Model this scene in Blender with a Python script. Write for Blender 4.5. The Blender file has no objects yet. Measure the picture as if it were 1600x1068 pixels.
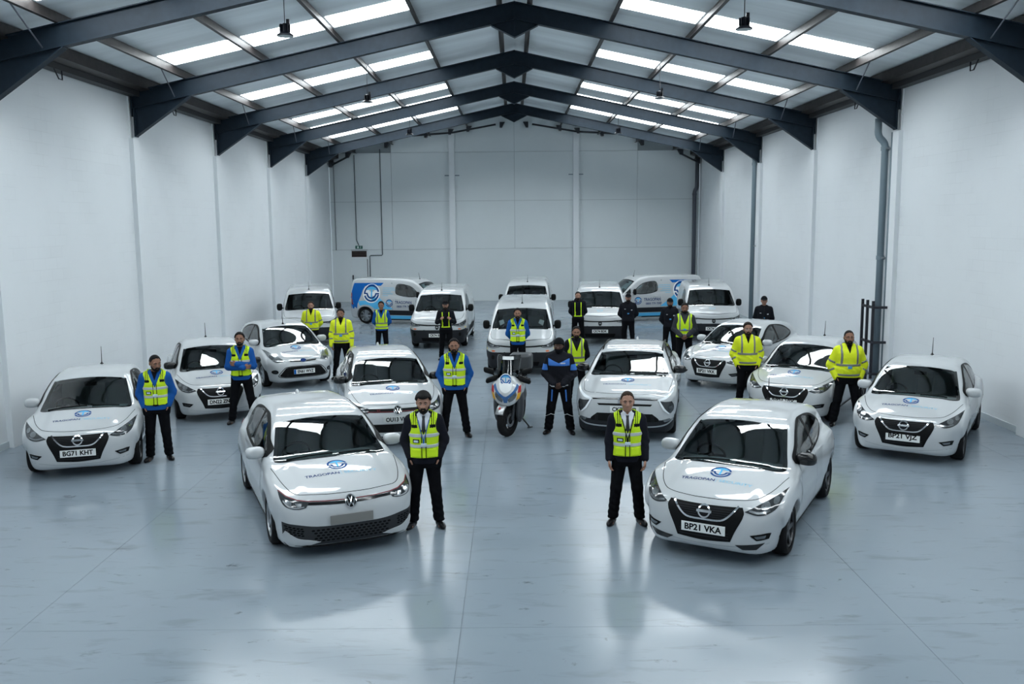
import bpy, bmesh, math, random
import numpy as np
from mathutils import Vector, Matrix
from mathutils.bvhtree import BVHTree
from mathutils.geometry import delaunay_2d_cdt

SC = bpy.context.scene
COL = SC.collection
rnd = random.Random(7)

# ------------------------------------------------------------------ camera
cd = bpy.data.cameras.new('camera')
cam = bpy.data.objects.new('camera', cd)
COL.objects.link(cam)
cd.sensor_width = 36.0
cd.lens = 31.5
cd.clip_end = 300
PITCH, YAW, ROLL = .133, -.0027, -.0095
_fw = Vector((math.sin(YAW)*math.cos(PITCH), math.cos(YAW)*math.cos(PITCH), -math.sin(PITCH)))
_rt = Vector((math.cos(YAW), -math.sin(YAW), 0))
_up = _rt.cross(_fw)
_c, _s = math.cos(ROLL), math.sin(ROLL)
_a, _b = _c*_rt + _s*_up, -_s*_rt + _c*_up
m = Matrix((_a, _b, -_fw)).transposed().to_4x4()
m.translation = Vector((-.0737, 0, 4.0))
cam.matrix_world = m
SC.camera = cam

# ------------------------------------------------------------------ world, light, exposure
w = bpy.data.worlds.new('world')
SC.world = w
w.use_nodes = True
w.node_tree.nodes['Background'].inputs[0].default_value = (.72, .86, 1, 1)
w.node_tree.nodes['Background'].inputs[1].default_value = 1.0
SC.view_settings.view_transform = 'Standard'
SC.view_settings.look = 'None'
SC.view_settings.gamma = 1.0
SC.view_settings.use_curve_mapping = False
SC.view_settings.exposure = 0.27
ROOFLIGHT_POWER = 12.5
ROOFLIGHT_COLOR = (.90, .97, 1.0)

# ------------------------------------------------------------------ materials
MATS = {}
def mat(name, col, rough=.5, metal=0., spec=.5, coat=0., coat_rough=.03, emit=None, estr=0., bump=None, sheen=0.):
    if name in MATS: return MATS[name]
    M = bpy.data.materials.new(name); M.use_nodes = True
    nt = M.node_tree; b = nt.nodes['Principled BSDF']
    b.inputs['Base Color'].default_value = (*col, 1)
    b.inputs['Roughness'].default_value = rough
    b.inputs['Metallic'].default_value = metal
    b.inputs['Specular IOR Level'].default_value = spec
    b.inputs['Coat Weight'].default_value = coat
    b.inputs['Coat Roughness'].default_value = coat_rough
    if sheen: b.inputs['Sheen Weight'].default_value = sheen
    if emit:
        b.inputs['Emission Color'].default_value = (*emit, 1)
        b.inputs['Emission Strength'].default_value = estr
    if bump:                      # (scale, strength, colour variation)
        tc = nt.nodes.new('ShaderNodeTexCoord')
        n = nt.nodes.new('ShaderNodeTexNoise'); n.inputs['Scale'].default_value = bump[0]
        n.inputs['Detail'].default_value = 5
        nt.links.new(tc.outputs['Object'], n.inputs['Vector'])
        bp = nt.nodes.new('ShaderNodeBump'); bp.inputs['Strength'].default_value = bump[1]
        bp.inputs['Distance'].default_value = .02
        nt.links.new(n.outputs['Fac'], bp.inputs['Height'])
        nt.links.new(bp.outputs['Normal'], b.inputs['Normal'])
        if len(bump) > 2:
            r = nt.nodes.new('ShaderNodeMapRange')
            r.inputs['From Min'].default_value = .3; r.inputs['From Max'].default_value = .7
            r.inputs['To Min'].default_value = 1-bump[2]; r.inputs['To Max'].default_value = 1+bump[2]
            nt.links.new(n.outputs['Fac'], r.inputs['Value'])
            h = nt.nodes.new('ShaderNodeHueSaturation'); h.inputs['Color'].default_value = (*col, 1)
            nt.links.new(r.outputs['Result'], h.inputs['Value'])
            nt.links.new(h.outputs['Color'], b.inputs['Base Color'])
    MATS[name] = M
    return M

def glass_mat(name, tint, ior=1.5, rough=.0):
    M = bpy.data.materials.new(name); M.use_nodes = True
    nt = M.node_tree; nt.nodes.clear()
    o = nt.nodes.new('ShaderNodeOutputMaterial')
    fr = nt.nodes.new('ShaderNodeFresnel'); fr.inputs['IOR'].default_value = ior
    t = nt.nodes.new('ShaderNodeBsdfTransparent'); t.inputs['Color'].default_value = (*tint, 1)
    g = nt.nodes.new('ShaderNodeBsdfGlossy'); g.inputs['Roughness'].default_value = rough
    mx = nt.nodes.new('ShaderNodeMixShader')
    nt.links.new(fr.outputs[0], mx.inputs[0]); nt.links.new(t.outputs[0], mx.inputs[1])
    nt.links.new(g.outputs[0], mx.inputs[2]); nt.links.new(mx.outputs[0], o.inputs[0])
    MATS[name] = M
    return M

PAINT = mat('car_paint_white', (.48, .505, .52), .35, coat=1.0, coat_rough=.02, spec=.4)
BLACKGLOSS = mat('gloss_black', (.008, .009, .010), .12, spec=.5)
BLACKTRIM = mat('black_trim', (.005, .0055, .006), .5, spec=.14)
GRILLEGREY = mat('grille_grey', (.030, .033, .037), .55, spec=.2)
BLACKPLASTIC = mat('dark_bumper_plastic', (.015, .017, .021), .6, spec=.2, bump=(300, .1))
CHROME = mat('chrome', (.75, .77, .78), .12, 1.0)
SILVER = mat('silver_trim', (.42, .44, .46), .3, .8)
LAMPGLASS = mat('headlight_lens', (.030, .034, .038), .12, coat=.6, coat_rough=.05, spec=.4)
LAMPCHROME = mat('headlight_reflector', (.16, .175, .185), .22, .8, coat=1.)
LAMPCLEAR = mat('headlight_clear', (.20, .22, .23), .1, .4, coat=1.)
LAMPWHITE = mat('daytime_light', (.8, .85, .88), .2)
RUBBER = mat('tyre_rubber', (.008, .008, .009), .75, spec=.2)
RIMDARK = mat('rim_dark', (.05, .052, .056), .35, .6)
RIMSILVER = mat('rim_silver', (.38, .4, .42), .3, .9)
PLATEW = mat('plate_white', (.78, .80, .79), .4)
PLATEGREY = mat('plate_grey', (.20, .20, .19), .6)
INK = mat('plate_ink', (.003, .003, .004), .6, spec=.1)
LOGO_D = mat('logo_dark_blue', (.008, .06, .22), .6, spec=.1)
LOGO_T = mat('lettering_navy', (.010, .035, .14), .6, spec=.1)
LOGO_M = mat('logo_mid_blue', (.008, .12, .43), .6, spec=.1)
LOGO_L = mat('logo_light_blue', (.10, .46, .78), .6, spec=.1)
LOGO_P = mat('logo_pale_blue', (.26, .50, .64), .6, spec=.1)
REDLINE = mat('red_trim', (.15, .006, .014), .35)
REDLAMP = mat('tail_light_red', (.22, .008, .012), .15, coat=1)
ORANGE = mat('reflector_orange', (.75, .18, .05), .4)
STICKER_Y = mat('sticker_yellow', (.75, .6, .12), .4)
INTERIOR = mat('cabin_trim', (.24, .295, .30), .85)
SEATFAB = mat('seat_fabric', (.20, .245, .25), .9)
PAPER = mat('paper_white', (.8, .82, .82), .6)
GLASS = glass_mat('window_glass', (.62, .73, .74), 2.0)
GLASS_DARK = glass_mat('privacy_glass', (.14, .16, .17), 1.65)

# ------------------------------------------------------------------ object helpers
def mesh_obj(name, V, F, material, parent=None, normals=None, smooth=True, ofs=None):
    """V (n,3) array, F list of index lists or (m,3|4) array -> ONE linked mesh object"""
    me = bpy.data.meshes.new(name)
    V = np.asarray(V, dtype=np.float64)
    if ofs is not None: V = V + np.asarray(ofs)
    if isinstance(F, np.ndarray):
        k = F.shape[1]; n = len(F)
        me.vertices.add(len(V)); me.vertices.foreach_set('co', V.astype(np.float32).ravel())
        me.loops.add(n*k); me.loops.foreach_set('vertex_index', F.astype(np.int32).ravel())
        me.polygons.add(n); me.polygons.foreach_set('loop_start', np.arange(0, n*k, k, dtype=np.int32))
        me.update(calc_edges=True)
    else:
        me.from_pydata(V.tolist(), [], [list(f) for f in F])
    me.polygons.foreach_set('use_smooth', np.full(len(me.polygons), smooth))
    if normals is not None:
        me.normals_split_custom_set_from_vertices(np.asarray(normals, dtype=np.float32))
    ms = material if isinstance(material, (list, tuple)) else [material]
    for q in ms: me.materials.append(q)
    o = bpy.data.objects.new(name, me); COL.objects.link(o)
    if parent is not None: o.parent = parent
    return o

def thing(name, label=None, cat=None, loc=(0, 0, 0), rz=0., group=None, kind=None):
    o = bpy.data.objects.new(name, None); COL.objects.link(o)
    o.empty_display_size = .2
    o.location = loc; o.rotation_euler = (0, 0, rz)
    tag(o, label, cat, group, kind)
    return o
def tag(o, label=None, cat=None, group=None, kind=None):
    if label: o['label'] = label
    if cat: o['category'] = cat
    if group: o['group'] = group
    if kind: o['kind'] = kind
    return o

class MB:
    """collects simple shapes for ONE mesh"""
    def __init__(s): s.v = []; s.f = []
    def add(s, V, F):
        n = len(s.v); s.v += [tuple(p) for p in V]; s.f += [[i+n for i in f] for f in F]; return s
    def box(s, c, d, R=None):
        c = np.array(c, float); h = np.array(d, float)/2
        P = np.array([[x, y, z] for x in (-1, 1) for y in (-1, 1) for z in (-1, 1)])*h
        if R is not None: P = P@np.array(R).T
        return s.add(P+c, [(0,1,3,2),(4,6,7,5),(0,4,5,1),(2,3,7,6),(0,2,6,4),(1,5,7,3)])
    def prism(s, poly, axis, a, b):
        """extrude a polygon (2D in the two other axes, in xyz order) from a to b along axis"""
        n = len(poly); o = [i for i in range(3) if i != axis]
        V = []
        for t in (a, b):
            for p in poly:
                q = [0, 0, 0]; q[axis] = t; q[o[0]] = p[0]; q[o[1]] = p[1]; V.append(q)
        return s.add(V, [list(range(n))[::-1], list(range(n, 2*n))] + [[i, (i+1) % n, n+(i+1) % n, n+i] for i in range(n)])
    def tube(s, pts, r, n=10, cap=True):
        pts = [Vector(p) for p in pts]; rs = r if isinstance(r, (list, tuple)) else [r]*len(pts)
        V = []; F = []
        t0 = (pts[1]-pts[0]).normalized(); u = t0.orthogonal().normalized()
        for i, p in enumerate(pts):
            t = ((pts[min(i+1, len(pts)-1)]-pts[max(i-1, 0)])).normalized()
            u = (u - t*u.dot(t)).normalized(); v = t.cross(u)
            for k in range(n):
                a = 2*math.pi*k/n; V.append(p + rs[i]*(math.cos(a)*u+math.sin(a)*v))
        for i in range(len(pts)-1):
            for k in range(n):
                F.append((i*n+k, i*n+(k+1) % n, (i+1)*n+(k+1) % n, (i+1)*n+k))
        if cap: F.append(list(range(n))[::-1]); F.append(list(range(len(V)-n, len(V))))
        return s.add(V, F)
    def lathe(s, prof, c=(0, 0, 0), axis=2, n=24, closed=False):
        """prof [(r, h)], revolve about axis through c"""
        V = []; F = []; m_ = len(prof)
        o = [i for i in range(3) if i != axis]
        for k in range(n):
            a = 2*math.pi*k/n
            for r, h in prof:
                q = [0, 0, 0]; q[axis] = c[axis]+h; q[o[0]] = c[o[0]]+r*math.cos(a); q[o[1]] = c[o[1]]+r*math.sin(a); V.append(q)
        for k in range(n):
            k2 = (k+1) % n
            for j in range(m_ if closed else m_-1):
                j2 = (j+1) % m_
                F.append((k*m_+j, k2*m_+j, k2*m_+j2, k*m_+j2))
        return s.add(V, F)
    def build(s, name, material, parent=None, smooth=False, ofs=None):
        o = mesh_obj(name, s.v, s.f, material, parent, smooth=smooth, ofs=ofs)
        return o

def fix_normals(o):
    bm = bmesh.new(); bm.from_mesh(o.data); bmesh.ops.recalc_face_normals(bm, faces=bm.faces[:]); bm.to_mesh(o.data); bm.free(); return o
def copy_tree(o, parent=None):
    c = o.copy(); COL.objects.link(c); c.parent = parent
    for ch in o.children: copy_tree(ch, c)
    return c
# ================================================================== THE HALL
W = 9.34                                   # half width at the wall faces
YB, YF = 45.86, -5.4                       # back and front walls
FR = [22.242 + 6.1104*k for k in (-3, -2, -1, 0, 1, 2, 3)]
RZ, SL = 9.196, .2158                      # ridge height of the rafters, slope
def rz(x): return RZ - SL*abs(x)

def wall_mat(name, col, courses=True, dirt=.03, vert=False):
    M = bpy.data.materials.new(name); M.use_nodes = True
    nt = M.node_tree; b = nt.nodes['Principled BSDF']; L = nt.links
    b.inputs['Roughness'].default_value = .55
    tc = nt.nodes.new('ShaderNodeTexCoord')
    sep = nt.nodes.new('ShaderNodeSeparateXYZ'); L.new(tc.outputs['Object'], sep.inputs[0])
    cmb = nt.nodes.new('ShaderNodeCombineXYZ')
    L.new(sep.outputs['Y'], cmb.inputs['X']); L.new(sep.outputs['Z'], cmb.inputs['Y'])
    n = nt.nodes.new('ShaderNodeTexNoise'); n.inputs['Scale'].default_value = .55; n.inputs['Detail'].default_value = 6
    L.new(tc.outputs['Object'], n.inputs['Vector'])
    br = nt.nodes.new('ShaderNodeTexBrick')
    br.inputs['Color1'].default_value = (1, 1, 1, 1); br.inputs['Color2'].default_value = (.965, .965, .965, 1)
    br.inputs['Mortar'].default_value = (.90, .90, .90, 1)
    br.inputs['Scale'].default_value = 1.0; br.inputs['Mortar Size'].default_value = .008
    br.inputs['Mortar Smooth'].default_value = .6
    br.inputs['Brick Width'].default_value = .45; br.inputs['Row Height'].default_value = .225
    L.new(cmb.outputs[0], br.inputs['Vector'])
    n2 = nt.nodes.new('ShaderNodeTexNoise'); n2.inputs['Scale'].default_value = .8; n2.inputs['Detail'].default_value = 3
    L.new(cmb.outputs[0], n2.inputs['Vector'])
    r2 = nt.nodes.new('ShaderNodeMapRange'); r2.inputs['From Min'].default_value = .46; r2.inputs['From Max'].default_value = .68
    L.new(n2.outputs['Fac'], r2.inputs['Value'])
    mixm = nt.nodes.new('ShaderNodeMix'); mixm.data_type = 'RGBA'
    mixm.inputs['A'].default_value = (1, 1, 1, 1); L.new(br.outputs['Color'], mixm.inputs['B']); L.new(r2.outputs['Result'], mixm.inputs['Factor'])
    r = nt.nodes.new('ShaderNodeMapRange'); r.inputs['From Min'].default_value = .3; r.inputs['From Max'].default_value = .7
    r.inputs['To Min'].default_value = 1-dirt; r.inputs['To Max'].default_value = 1
    L.new(n.outputs['Fac'], r.inputs['Value'])
    h = nt.nodes.new('ShaderNodeHueSaturation'); h.inputs['Color'].default_value = (*col, 1)
    L.new(r.outputs['Result'], h.inputs['Value'])
    mul = nt.nodes.new('ShaderNodeMix'); mul.data_type = 'RGBA'; mul.blend_type = 'MULTIPLY'; mul.inputs['Factor'].default_value = 1.0 if courses else 0.
    L.new(h.outputs['Color'], mul.inputs['A']); L.new(mixm.outputs['Result'], mul.inputs['B'])
    L.new(mul.outputs['Result'], b.inputs['Base Color'])
    return M
WALLM = wall_mat('painted_blockwork', (.77, .805, .83))
PILM = wall_mat('painted_column', (.77, .805, .83), courses=False)
BACKM = wall_mat('painted_panels', (.70, .755, .775), courses=False, dirt=.05)
SHADOWGAP = mat('panel_joint', (.30, .34, .36), .8)
STEEL = mat('blue_grey_steel', (.013, .023, .035), .5, spec=.2, bump=(6, .05, .15))
PURLIN = mat('brown_purlin', (.030, .025, .024), .5, 0, bump=(9, .05, .35))
PIPE = mat('grey_pipe', (.20, .26, .30), .45)
PIPEB = mat('dark_pipe', (.085, .095, .12), .5)
DARKSTEEL = mat('black_steel', (.012, .013, .02), .5)

def roof_mat():
    M = bpy.data.materials.new('roof_liner'); M.use_nodes = True
    nt = M.node_tree; b = nt.nodes['Principled BSDF']; L = nt.links
    b.inputs['Roughness'].default_value = .5
    tc = nt.nodes.new('ShaderNodeTexCoord')
    mp = nt.nodes.new('ShaderNodeMapping'); mp.inputs['Scale'].default_value = (.12, 1.1, .12)
    L.new(tc.outputs['Object'], mp.inputs[0])
    n = nt.nodes.new('ShaderNodeTexNoise'); n.inputs['Scale'].default_value = 1.6; n.inputs['Detail'].default_value = 4
    L.new(mp.outputs[0], n.inputs['Vector'])
    r = nt.nodes.new('ShaderNodeMapRange'); r.inputs['From Min'].default_value = .3; r.inputs['From Max'].default_value = .7
    r.inputs['To Min'].default_value = .82; r.inputs['To Max'].default_value = 1.05
    L.new(n.outputs['Fac'], r.inputs['Value'])
    h = nt.nodes.new('ShaderNodeHueSaturation'); h.inputs['Color'].default_value = (.86, .92, .95, 1)
    L.new(r.outputs['Result'], h.inputs['Value']); L.new(h.outputs['Color'], b.inputs['Base Color'])
    return M
ROOFM = roof_mat()
ROOFLIGHT = mat('rooflight_daylight', (.9, .95, .97), .5, emit=ROOFLIGHT_COLOR, estr=ROOFLIGHT_POWER)

def floor_mat():
    M = bpy.data.materials.new('grey_floor_paint'); M.use_nodes = True
    nt = M.node_tree; b = nt.nodes['Principled BSDF']; L = nt.links
    tc = nt.nodes.new('ShaderNodeTexCoord')
    def noise(scale, detail=5, dist=0., stretch=None, rough=.6):
        n = nt.nodes.new('ShaderNodeTexNoise'); n.inputs['Scale'].default_value = scale
        n.inputs['Detail'].default_value = detail; n.inputs['Distortion'].default_value = dist; n.inputs['Roughness'].default_value = rough
        if stretch:
            mp = nt.nodes.new('ShaderNodeMapping'); mp.inputs['Scale'].default_value = stretch[:3]
            mp.inputs['Rotation'].default_value = (0, 0, stretch[3])
            L.new(tc.outputs['Object'], mp.inputs[0]); L.new(mp.outputs[0], n.inputs['Vector'])
        else: L.new(tc.outputs['Object'], n.inputs['Vector'])
        return n
    def rng(n, a, b_, c, d):
        r = nt.nodes.new('ShaderNodeMapRange')
        for k, v in zip(('From Min', 'From Max', 'To Min', 'To Max'), (a, b_, c, d)): r.inputs[k].default_value = v
        L.new(n.outputs[0], r.inputs['Value']); return r
    def mul(a, b_):
        q = nt.nodes.new('ShaderNodeMath'); q.operation = 'MULTIPLY'; L.new(a.outputs[0], q.inputs[0]); L.new(b_.outputs[0], q.inputs[1]); return q
    big = rng(noise(.35, 4, .4), .3, .7, .95, 1.04)
    scuff = rng(noise(1.1, 6, .5, (1, 3.6, 1, .45), .55), .56, .72, 1.0, .80)
    scuff2 = rng(noise(1.6, 7, .5, (1, 4.5, 1, -.6), .6), .61, .72, 1.0, .74)
    spot = rng(noise(2.6, 8, .4, (1, 1.7, 1, .2), .68), .635, .72, 1.0, .42)
    val = mul(mul(big, scuff), mul(scuff2, spot))
    h = nt.nodes.new('ShaderNodeHueSaturation'); h.inputs['Color'].default_value = (.215, .262, .306, 1)
    L.new(val.outputs[0], h.inputs['Value']); L.new(h.outputs['Color'], b.inputs['Base Color'])
    ro = rng(noise(.9, 4, .4), .35, .7, .16, .24)
    L.new(ro.outputs[0], b.inputs['Roughness'])
    b.inputs['Specular IOR Level'].default_value = .55
    nb = noise(1.1, 2); bp = nt.nodes.new('ShaderNodeBump'); bp.inputs['Strength'].default_value = .06; bp.inputs['Distance'].default_value = .05
    L.new(nb.outputs[0], bp.inputs['Height']); L.new(bp.outputs['Normal'], b.inputs['Normal'])
    return M
FLOORM = floor_mat()
JOINT = mat('floor_joint', (.16, .20, .225), .7)

# floor: slabs with recessed joints
fl = tag(MB().box((0, (YB+YF)/2, -.06), (2*W+.5, YB-YF+.5, .10)).build('floor', JOINT), kind='structure')
xs = [-W-.2, -5.05, -.63, 3.79, 8.2, W+.2]
ys = [YF-.2, 2.4, 8.47, 14.6, 20.7, 26.8, 32.9, 39.0, YB+.2]
for i in range(len(xs)-1):
    for j in range(len(ys)-1):
        g = .0018
        MB().box(((xs[i]+xs[i+1])/2, (ys[j]+ys[j+1])/2, -.005), (xs[i+1]-xs[i]-2*g, ys[j+1]-ys[j]-2*g, .01)).build('floor_slab', FLOORM, fl)

# side walls with their encased columns
for s, nm in ((-1, 'wall_left'), (1, 'wall_right')):
    wl = tag(MB().box((s*(W+.1), (YB+YF)/2, 3.75), (.2, YB-YF, 7.5)).build(nm, WALLM), kind='structure')
    for y in FR:
        MB().box((s*(W-.05), y, 3.05), (.12, .34, 6.1)).build('pilaster', PILM, wl)
        MB().box((s*(W-.0), y, 6.6), (.06, .26, 1.0)).build('pilaster_cap', PILM, wl)
    tag(MB().box((s*(W-.012), (YB+YF)/2, .06), (.024, YB-YF, .12)).build('baseboard_left' if s < 0 else 'baseboard_right', mat('wall_foot', (.50, .56, .59), .6)), kind='structure')
# back wall: a recessed joint plane and proud panels, two columns
zt = rz(0)+.22
bw = tag(MB().prism([(-W, 0), (W, 0), (W, rz(W)+.2), (0, zt), (-W, rz(W)+.2)], 1, YB+.05, YB+.2).build('wall_back', SHADOWGAP), kind='structure')
zs = [.0, 2.67, 5.08, 7.5, 9.6]
bx = [-W, -6.2, -3.14, 0., 3.10, 6.2, W]
def panel(x0, x1, z0, z1):
    g = .007
    x0 += g; x1 -= g; z0 += g; z1 -= g
    def top(x): return min(z1, rz(x)+.2)
    pts = [(x0, z0), (x1, z0), (x1, top(x1))]
    if x0 < 0 < x1: pts.append((0, top(0)))
    pts.append((x0, top(x0)))
    xi = None
    if (top(x0) < z1) != (top(x1) < z1):
        xi = (RZ+.2-z1)/SL*(1 if x1 > 0 else -1)
        if x0 < xi < x1: pts = [(x0, z0), (x1, z0), (x1, top(x1)), (xi, z1), (x0, top(x0))]
    MB().prism(pts, 1, YB, YB+.06).build('wall_panel', BACKM, bw)
for j in range(4):
    if j == 0:
        for a, b_ in ((-W, -8.36), (-7.52, -3.14), (-3.14, 3.10), (3.10, W)): panel(a, b_, 0, 2.67)
        continue
    for i in range(6):
        if zs[j] < rz(max(abs(bx[i]), abs(bx[i+1])))-.3: panel(bx[i], bx[i+1], zs[j], zs[j+1])
for x in (-3.14, 3.10):
    MB().box((x, YB-.10, 4.3), (.28, .22, 8.6)).build('column', PILM, bw)
    for dx in (-.26, .26): MB().box((x+dx, YB-.02, 6.35), (.22, .05, .05)).build('column_cleat', PIPE, bw)
wf = tag(MB().prism([(-W, 0), (W, 0), (W, rz(W)+.2), (0, zt), (-W, rz(W)+.2)], 1, YF-.2, YF).build('wall_front', WALLM), kind='structure')

# door with louvred fanlight, frame line and handle
dr = tag(MB().box((-7.94, YB+.02, 1.12), (.80, .05, 2.24)).build('door_1', BACKM), kind='structure')
MB().box((-7.94, YB-.005, 2.26), (.86, .04, .05)).build('door_frame', PILM, dr)
for dx in (-.42, .42): MB().box((-7.94+dx, YB-.005, 1.13), (.04, .04, 2.26)).build('door_frame', PILM, dr)
MB().box((-7.53, YB-.02, 1.1), (.03, .02, 2.2)).build('door_gap', DARKSTEEL, dr)
MB().box((-8.28, YB-.04, 1.28), (.05, .06, .22)).build('door_handle', DARKSTEEL, dr)
t = thing('vent_louvre', 'brown slatted vent panel above the door in the back wall', 'vent', (-7.94, YB-.01, 2.46))
MB().box((0, .03, 0), (.80, .05, .32)).build('backing', mat('vent_back', (.02, .015, .015), .7), t)
LOUV = mat('vent_brown', (.075, .055, .052), .5)
for k in range(6):
    MB().box((0, -.01, -.13+.052*k), (.74, .05, .012), Matrix.Rotation(.6, 3, 'X')).build('slat', LOUV, t)
for dx in (-.40, .40): MB().box((dx, 0, 0), (.03, .06, .36)).build('vent_frame', PILM, t)
for dz in (-.17, .17): MB().box((0, 0, dz), (.80, .06, .03)).build('vent_frame', PILM, t)
t = thing('exit_sign', 'small green exit sign over the vent above the back door', 'sign', (-7.94, YB-.02, 2.80))
MB().box((0, 0, 0), (.36, .04, .16)).build('sign_plate', mat('sign_green', (.004, .085, .06), .4), t)
SW = mat('sign_white', (.6, .72, .7), .4)
MB().box((-.05, -.023, 0), (.10, .006, .10)).build('door_symbol', SW, t)
mbm = MB(); mbm.box((.09, -.023, 0), (.025, .006, .07)); mbm.lathe([(.0, -.003), (.016, -.003), (.016, .003), (0, .003)], (.095, -.023, .05), axis=1, n=10)
mbm.box((.07, -.023, -.03), (.04, .006, .016)).build('running_figure', SW, t)
# cable conduits on the back wall
COND = mat('conduit_grey', (.10, .125, .14), .5)
def conduit(pts, label, r=.022):
    o = MB().tube(pts, r, 8).build('cable_conduit', COND, smooth=True); return tag(o, label, 'conduit', 'conduits on the back wall')
y_ = YB-.03
conduit([(-8.05, y_, 7.40), (-8.05, y_, 3.15), (-7.98, y_, 2.98), (-7.94, y_, 2.9)], 'thin conduit dropping from the roof to the green exit sign')
conduit([(-6.75, y_, 7.68), (-6.75, y_, 2.42), (-6.80, y_, 2.38), (-7.36, y_, 2.38), (-7.40, y_, 2.34), (-7.40, y_, 1.2)], 'thin conduit that steps left beside the back door')
conduit([(-9.1, y_, 7.12), (-9.1, y_, 2.66)], 'thin conduit down the left corner of the back wall', .014)

# roof: liner deck, rooflights between the purlins
ce = bpy.data.objects.new('ceiling', None); COL.objects.link(ce); tag(ce, kind='structure')
PX = [.37, 2.34, 4.23, 6.11, 7.97]
edges = [0.0] + PX + [W+.15]
for s in (-1, 1):
    for i in range(len(edges)-1):
        a, b_ = edges[i], edges[i+1]
        mb = MB()
        za, zb = rz(a)+.22, rz(b_)+.22
        mb.add([(s*a, YF, za), (s*b_, YF, zb), (s*b_, YB+.2, zb), (s*a, YB+.2, za), (s*a, YF, za+.12), (s*b_, YF, zb+.12), (s*b_, YB+.2, zb+.12), (s*a, YB+.2, za+.12)],
               [(0,1,2,3),(4,7,6,5),(0,4,5,1),(2,6,7,3),(0,3,7,4),(1,5,6,2)])
        fix_normals(mb.build('roof_sheet', ROOFM, ce))
ys2 = FR + [FR[-1]+6.11]
for y in ys2:
    for s in (-1, 1):
        for (a, b_) in ((2.40, 4.18), (4.28, 6.06), (6.16, 7.92)):
            for (y0, y1) in ((y-1.75, y-.70),) + (((y+1.16, y+1.27),) if y == FR[-2] else ()):
                if y1 > YB-.1 or y0 < YF+.1: continue
                mb = MB(); za, zb = rz(a)+.212, rz(b_)+.212
                mb.add([(s*a, y0, za), (s*b_, y0, zb), (s*b_, y1, zb), (s*a, y1, za), (s*a, y0, za+.03), (s*b_, y0, zb+.03), (s*b_, y1, zb+.03), (s*a, y1, za+.03)],
                       [(0,1,2,3),(4,7,6,5),(0,4,5,1),(2,6,7,3),(0,3,7,4),(1,5,6,2)])
                fix_normals(mb.build('rooflight', ROOFLIGHT, ce))

# purlins (zed sections) running the length of the hall
ords = ['topmost', 'second', 'third', 'fourth', 'fifth']
def zed(s, x, h=.20, f=.075):
    z0 = rz(x)+.01; t_ = .012
    P = [(x-f, z0), (x+t_/2, z0), (x+t_/2, z0+h-t_), (x+f, z0+h-t_), (x+f, z0+h), (x-t_/2, z0+h), (x-t_/2, z0+t_), (x-f, z0+t_)]
    return [(s*px, pz) for px, pz in P]
for s, sd in ((-1, 'left'), (1, 'right')):
    for k, x in enumerate(PX):
        fix_normals(MB().prism(zed(s, x), 1, YF+.05, YB-.02).build('purlin', PURLIN, ce))
    # eaves beam and gutter with cable hooks
    t = thing('eaves_beam', 'brown eaves beam along the top of the %s wall' % sd, 'beam', (0, 0, 0))
    ze = rz(8.95)
    MB().prism([(s*8.83, ze-.02), (s*9.05, ze-.06), (s*9.05, ze+.2), (s*8.83, ze+.22)], 1, YF+.05, YB-.02).build('beam', PURLIN, t)
    MB().prism([(s*9.08, ze-.18), (s*9.32, ze-.18), (s*9.32, ze+.02), (s*9.08, ze+.02)], 1, YF+.05, YB-.02).build('gutter_lining', mat('eaves_dark', (.03, .032, .035), .6), t)
    for y in FR:
        MB().tube([(s*9.10, y+2.05, ze-.16), (s*9.08, y+2.2, ze-.36), (s*9.08, y+2.34, ze-.36), (s*9.10, y+2.38, ze-.16)], .014, 6).build('hook', DARKSTEEL, t, smooth=True)

# portal frames: rafters (I sections), eaves haunches, apex haunch, stays
names = ['', '', 'steel roof frame nearest the camera, cut off by the top of the picture', 'first whole steel roof frame, largest in view', 'second whole steel roof frame from the camera',
         'third whole steel roof frame, fourth from the back wall door end counting forward', 'steel roof frame closest to the back wall']
names[5] = 'third whole steel roof frame, next to last before the back wall'
D, TF, BF = .41, .018, .18
def ibeam(mb, P0, P1, y, depth_vec0, depth_vec1):
    """web + two flanges between P0 and P1 (x,z) tops, web hanging by depth vectors"""
    (x0, z0), (x1, z1) = P0, P1
    b0 = (x0+depth_vec0[0], z0+depth_vec0[1]); b1 = (x1+depth_vec1[0], z1+depth_vec1[1])
    mb.prism([P0, P1, b1, b0], 1, y-.006, y+.006)
    mb.prism([P0, P1, (x1, z1-TF), (x0, z0-TF)], 1, y-BF/2, y+BF/2)
    mb.prism([b0, b1, (b1[0], b1[1]+TF), (b0[0], b0[1]+TF)], 1, y-BF/2, y+BF/2)
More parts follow.
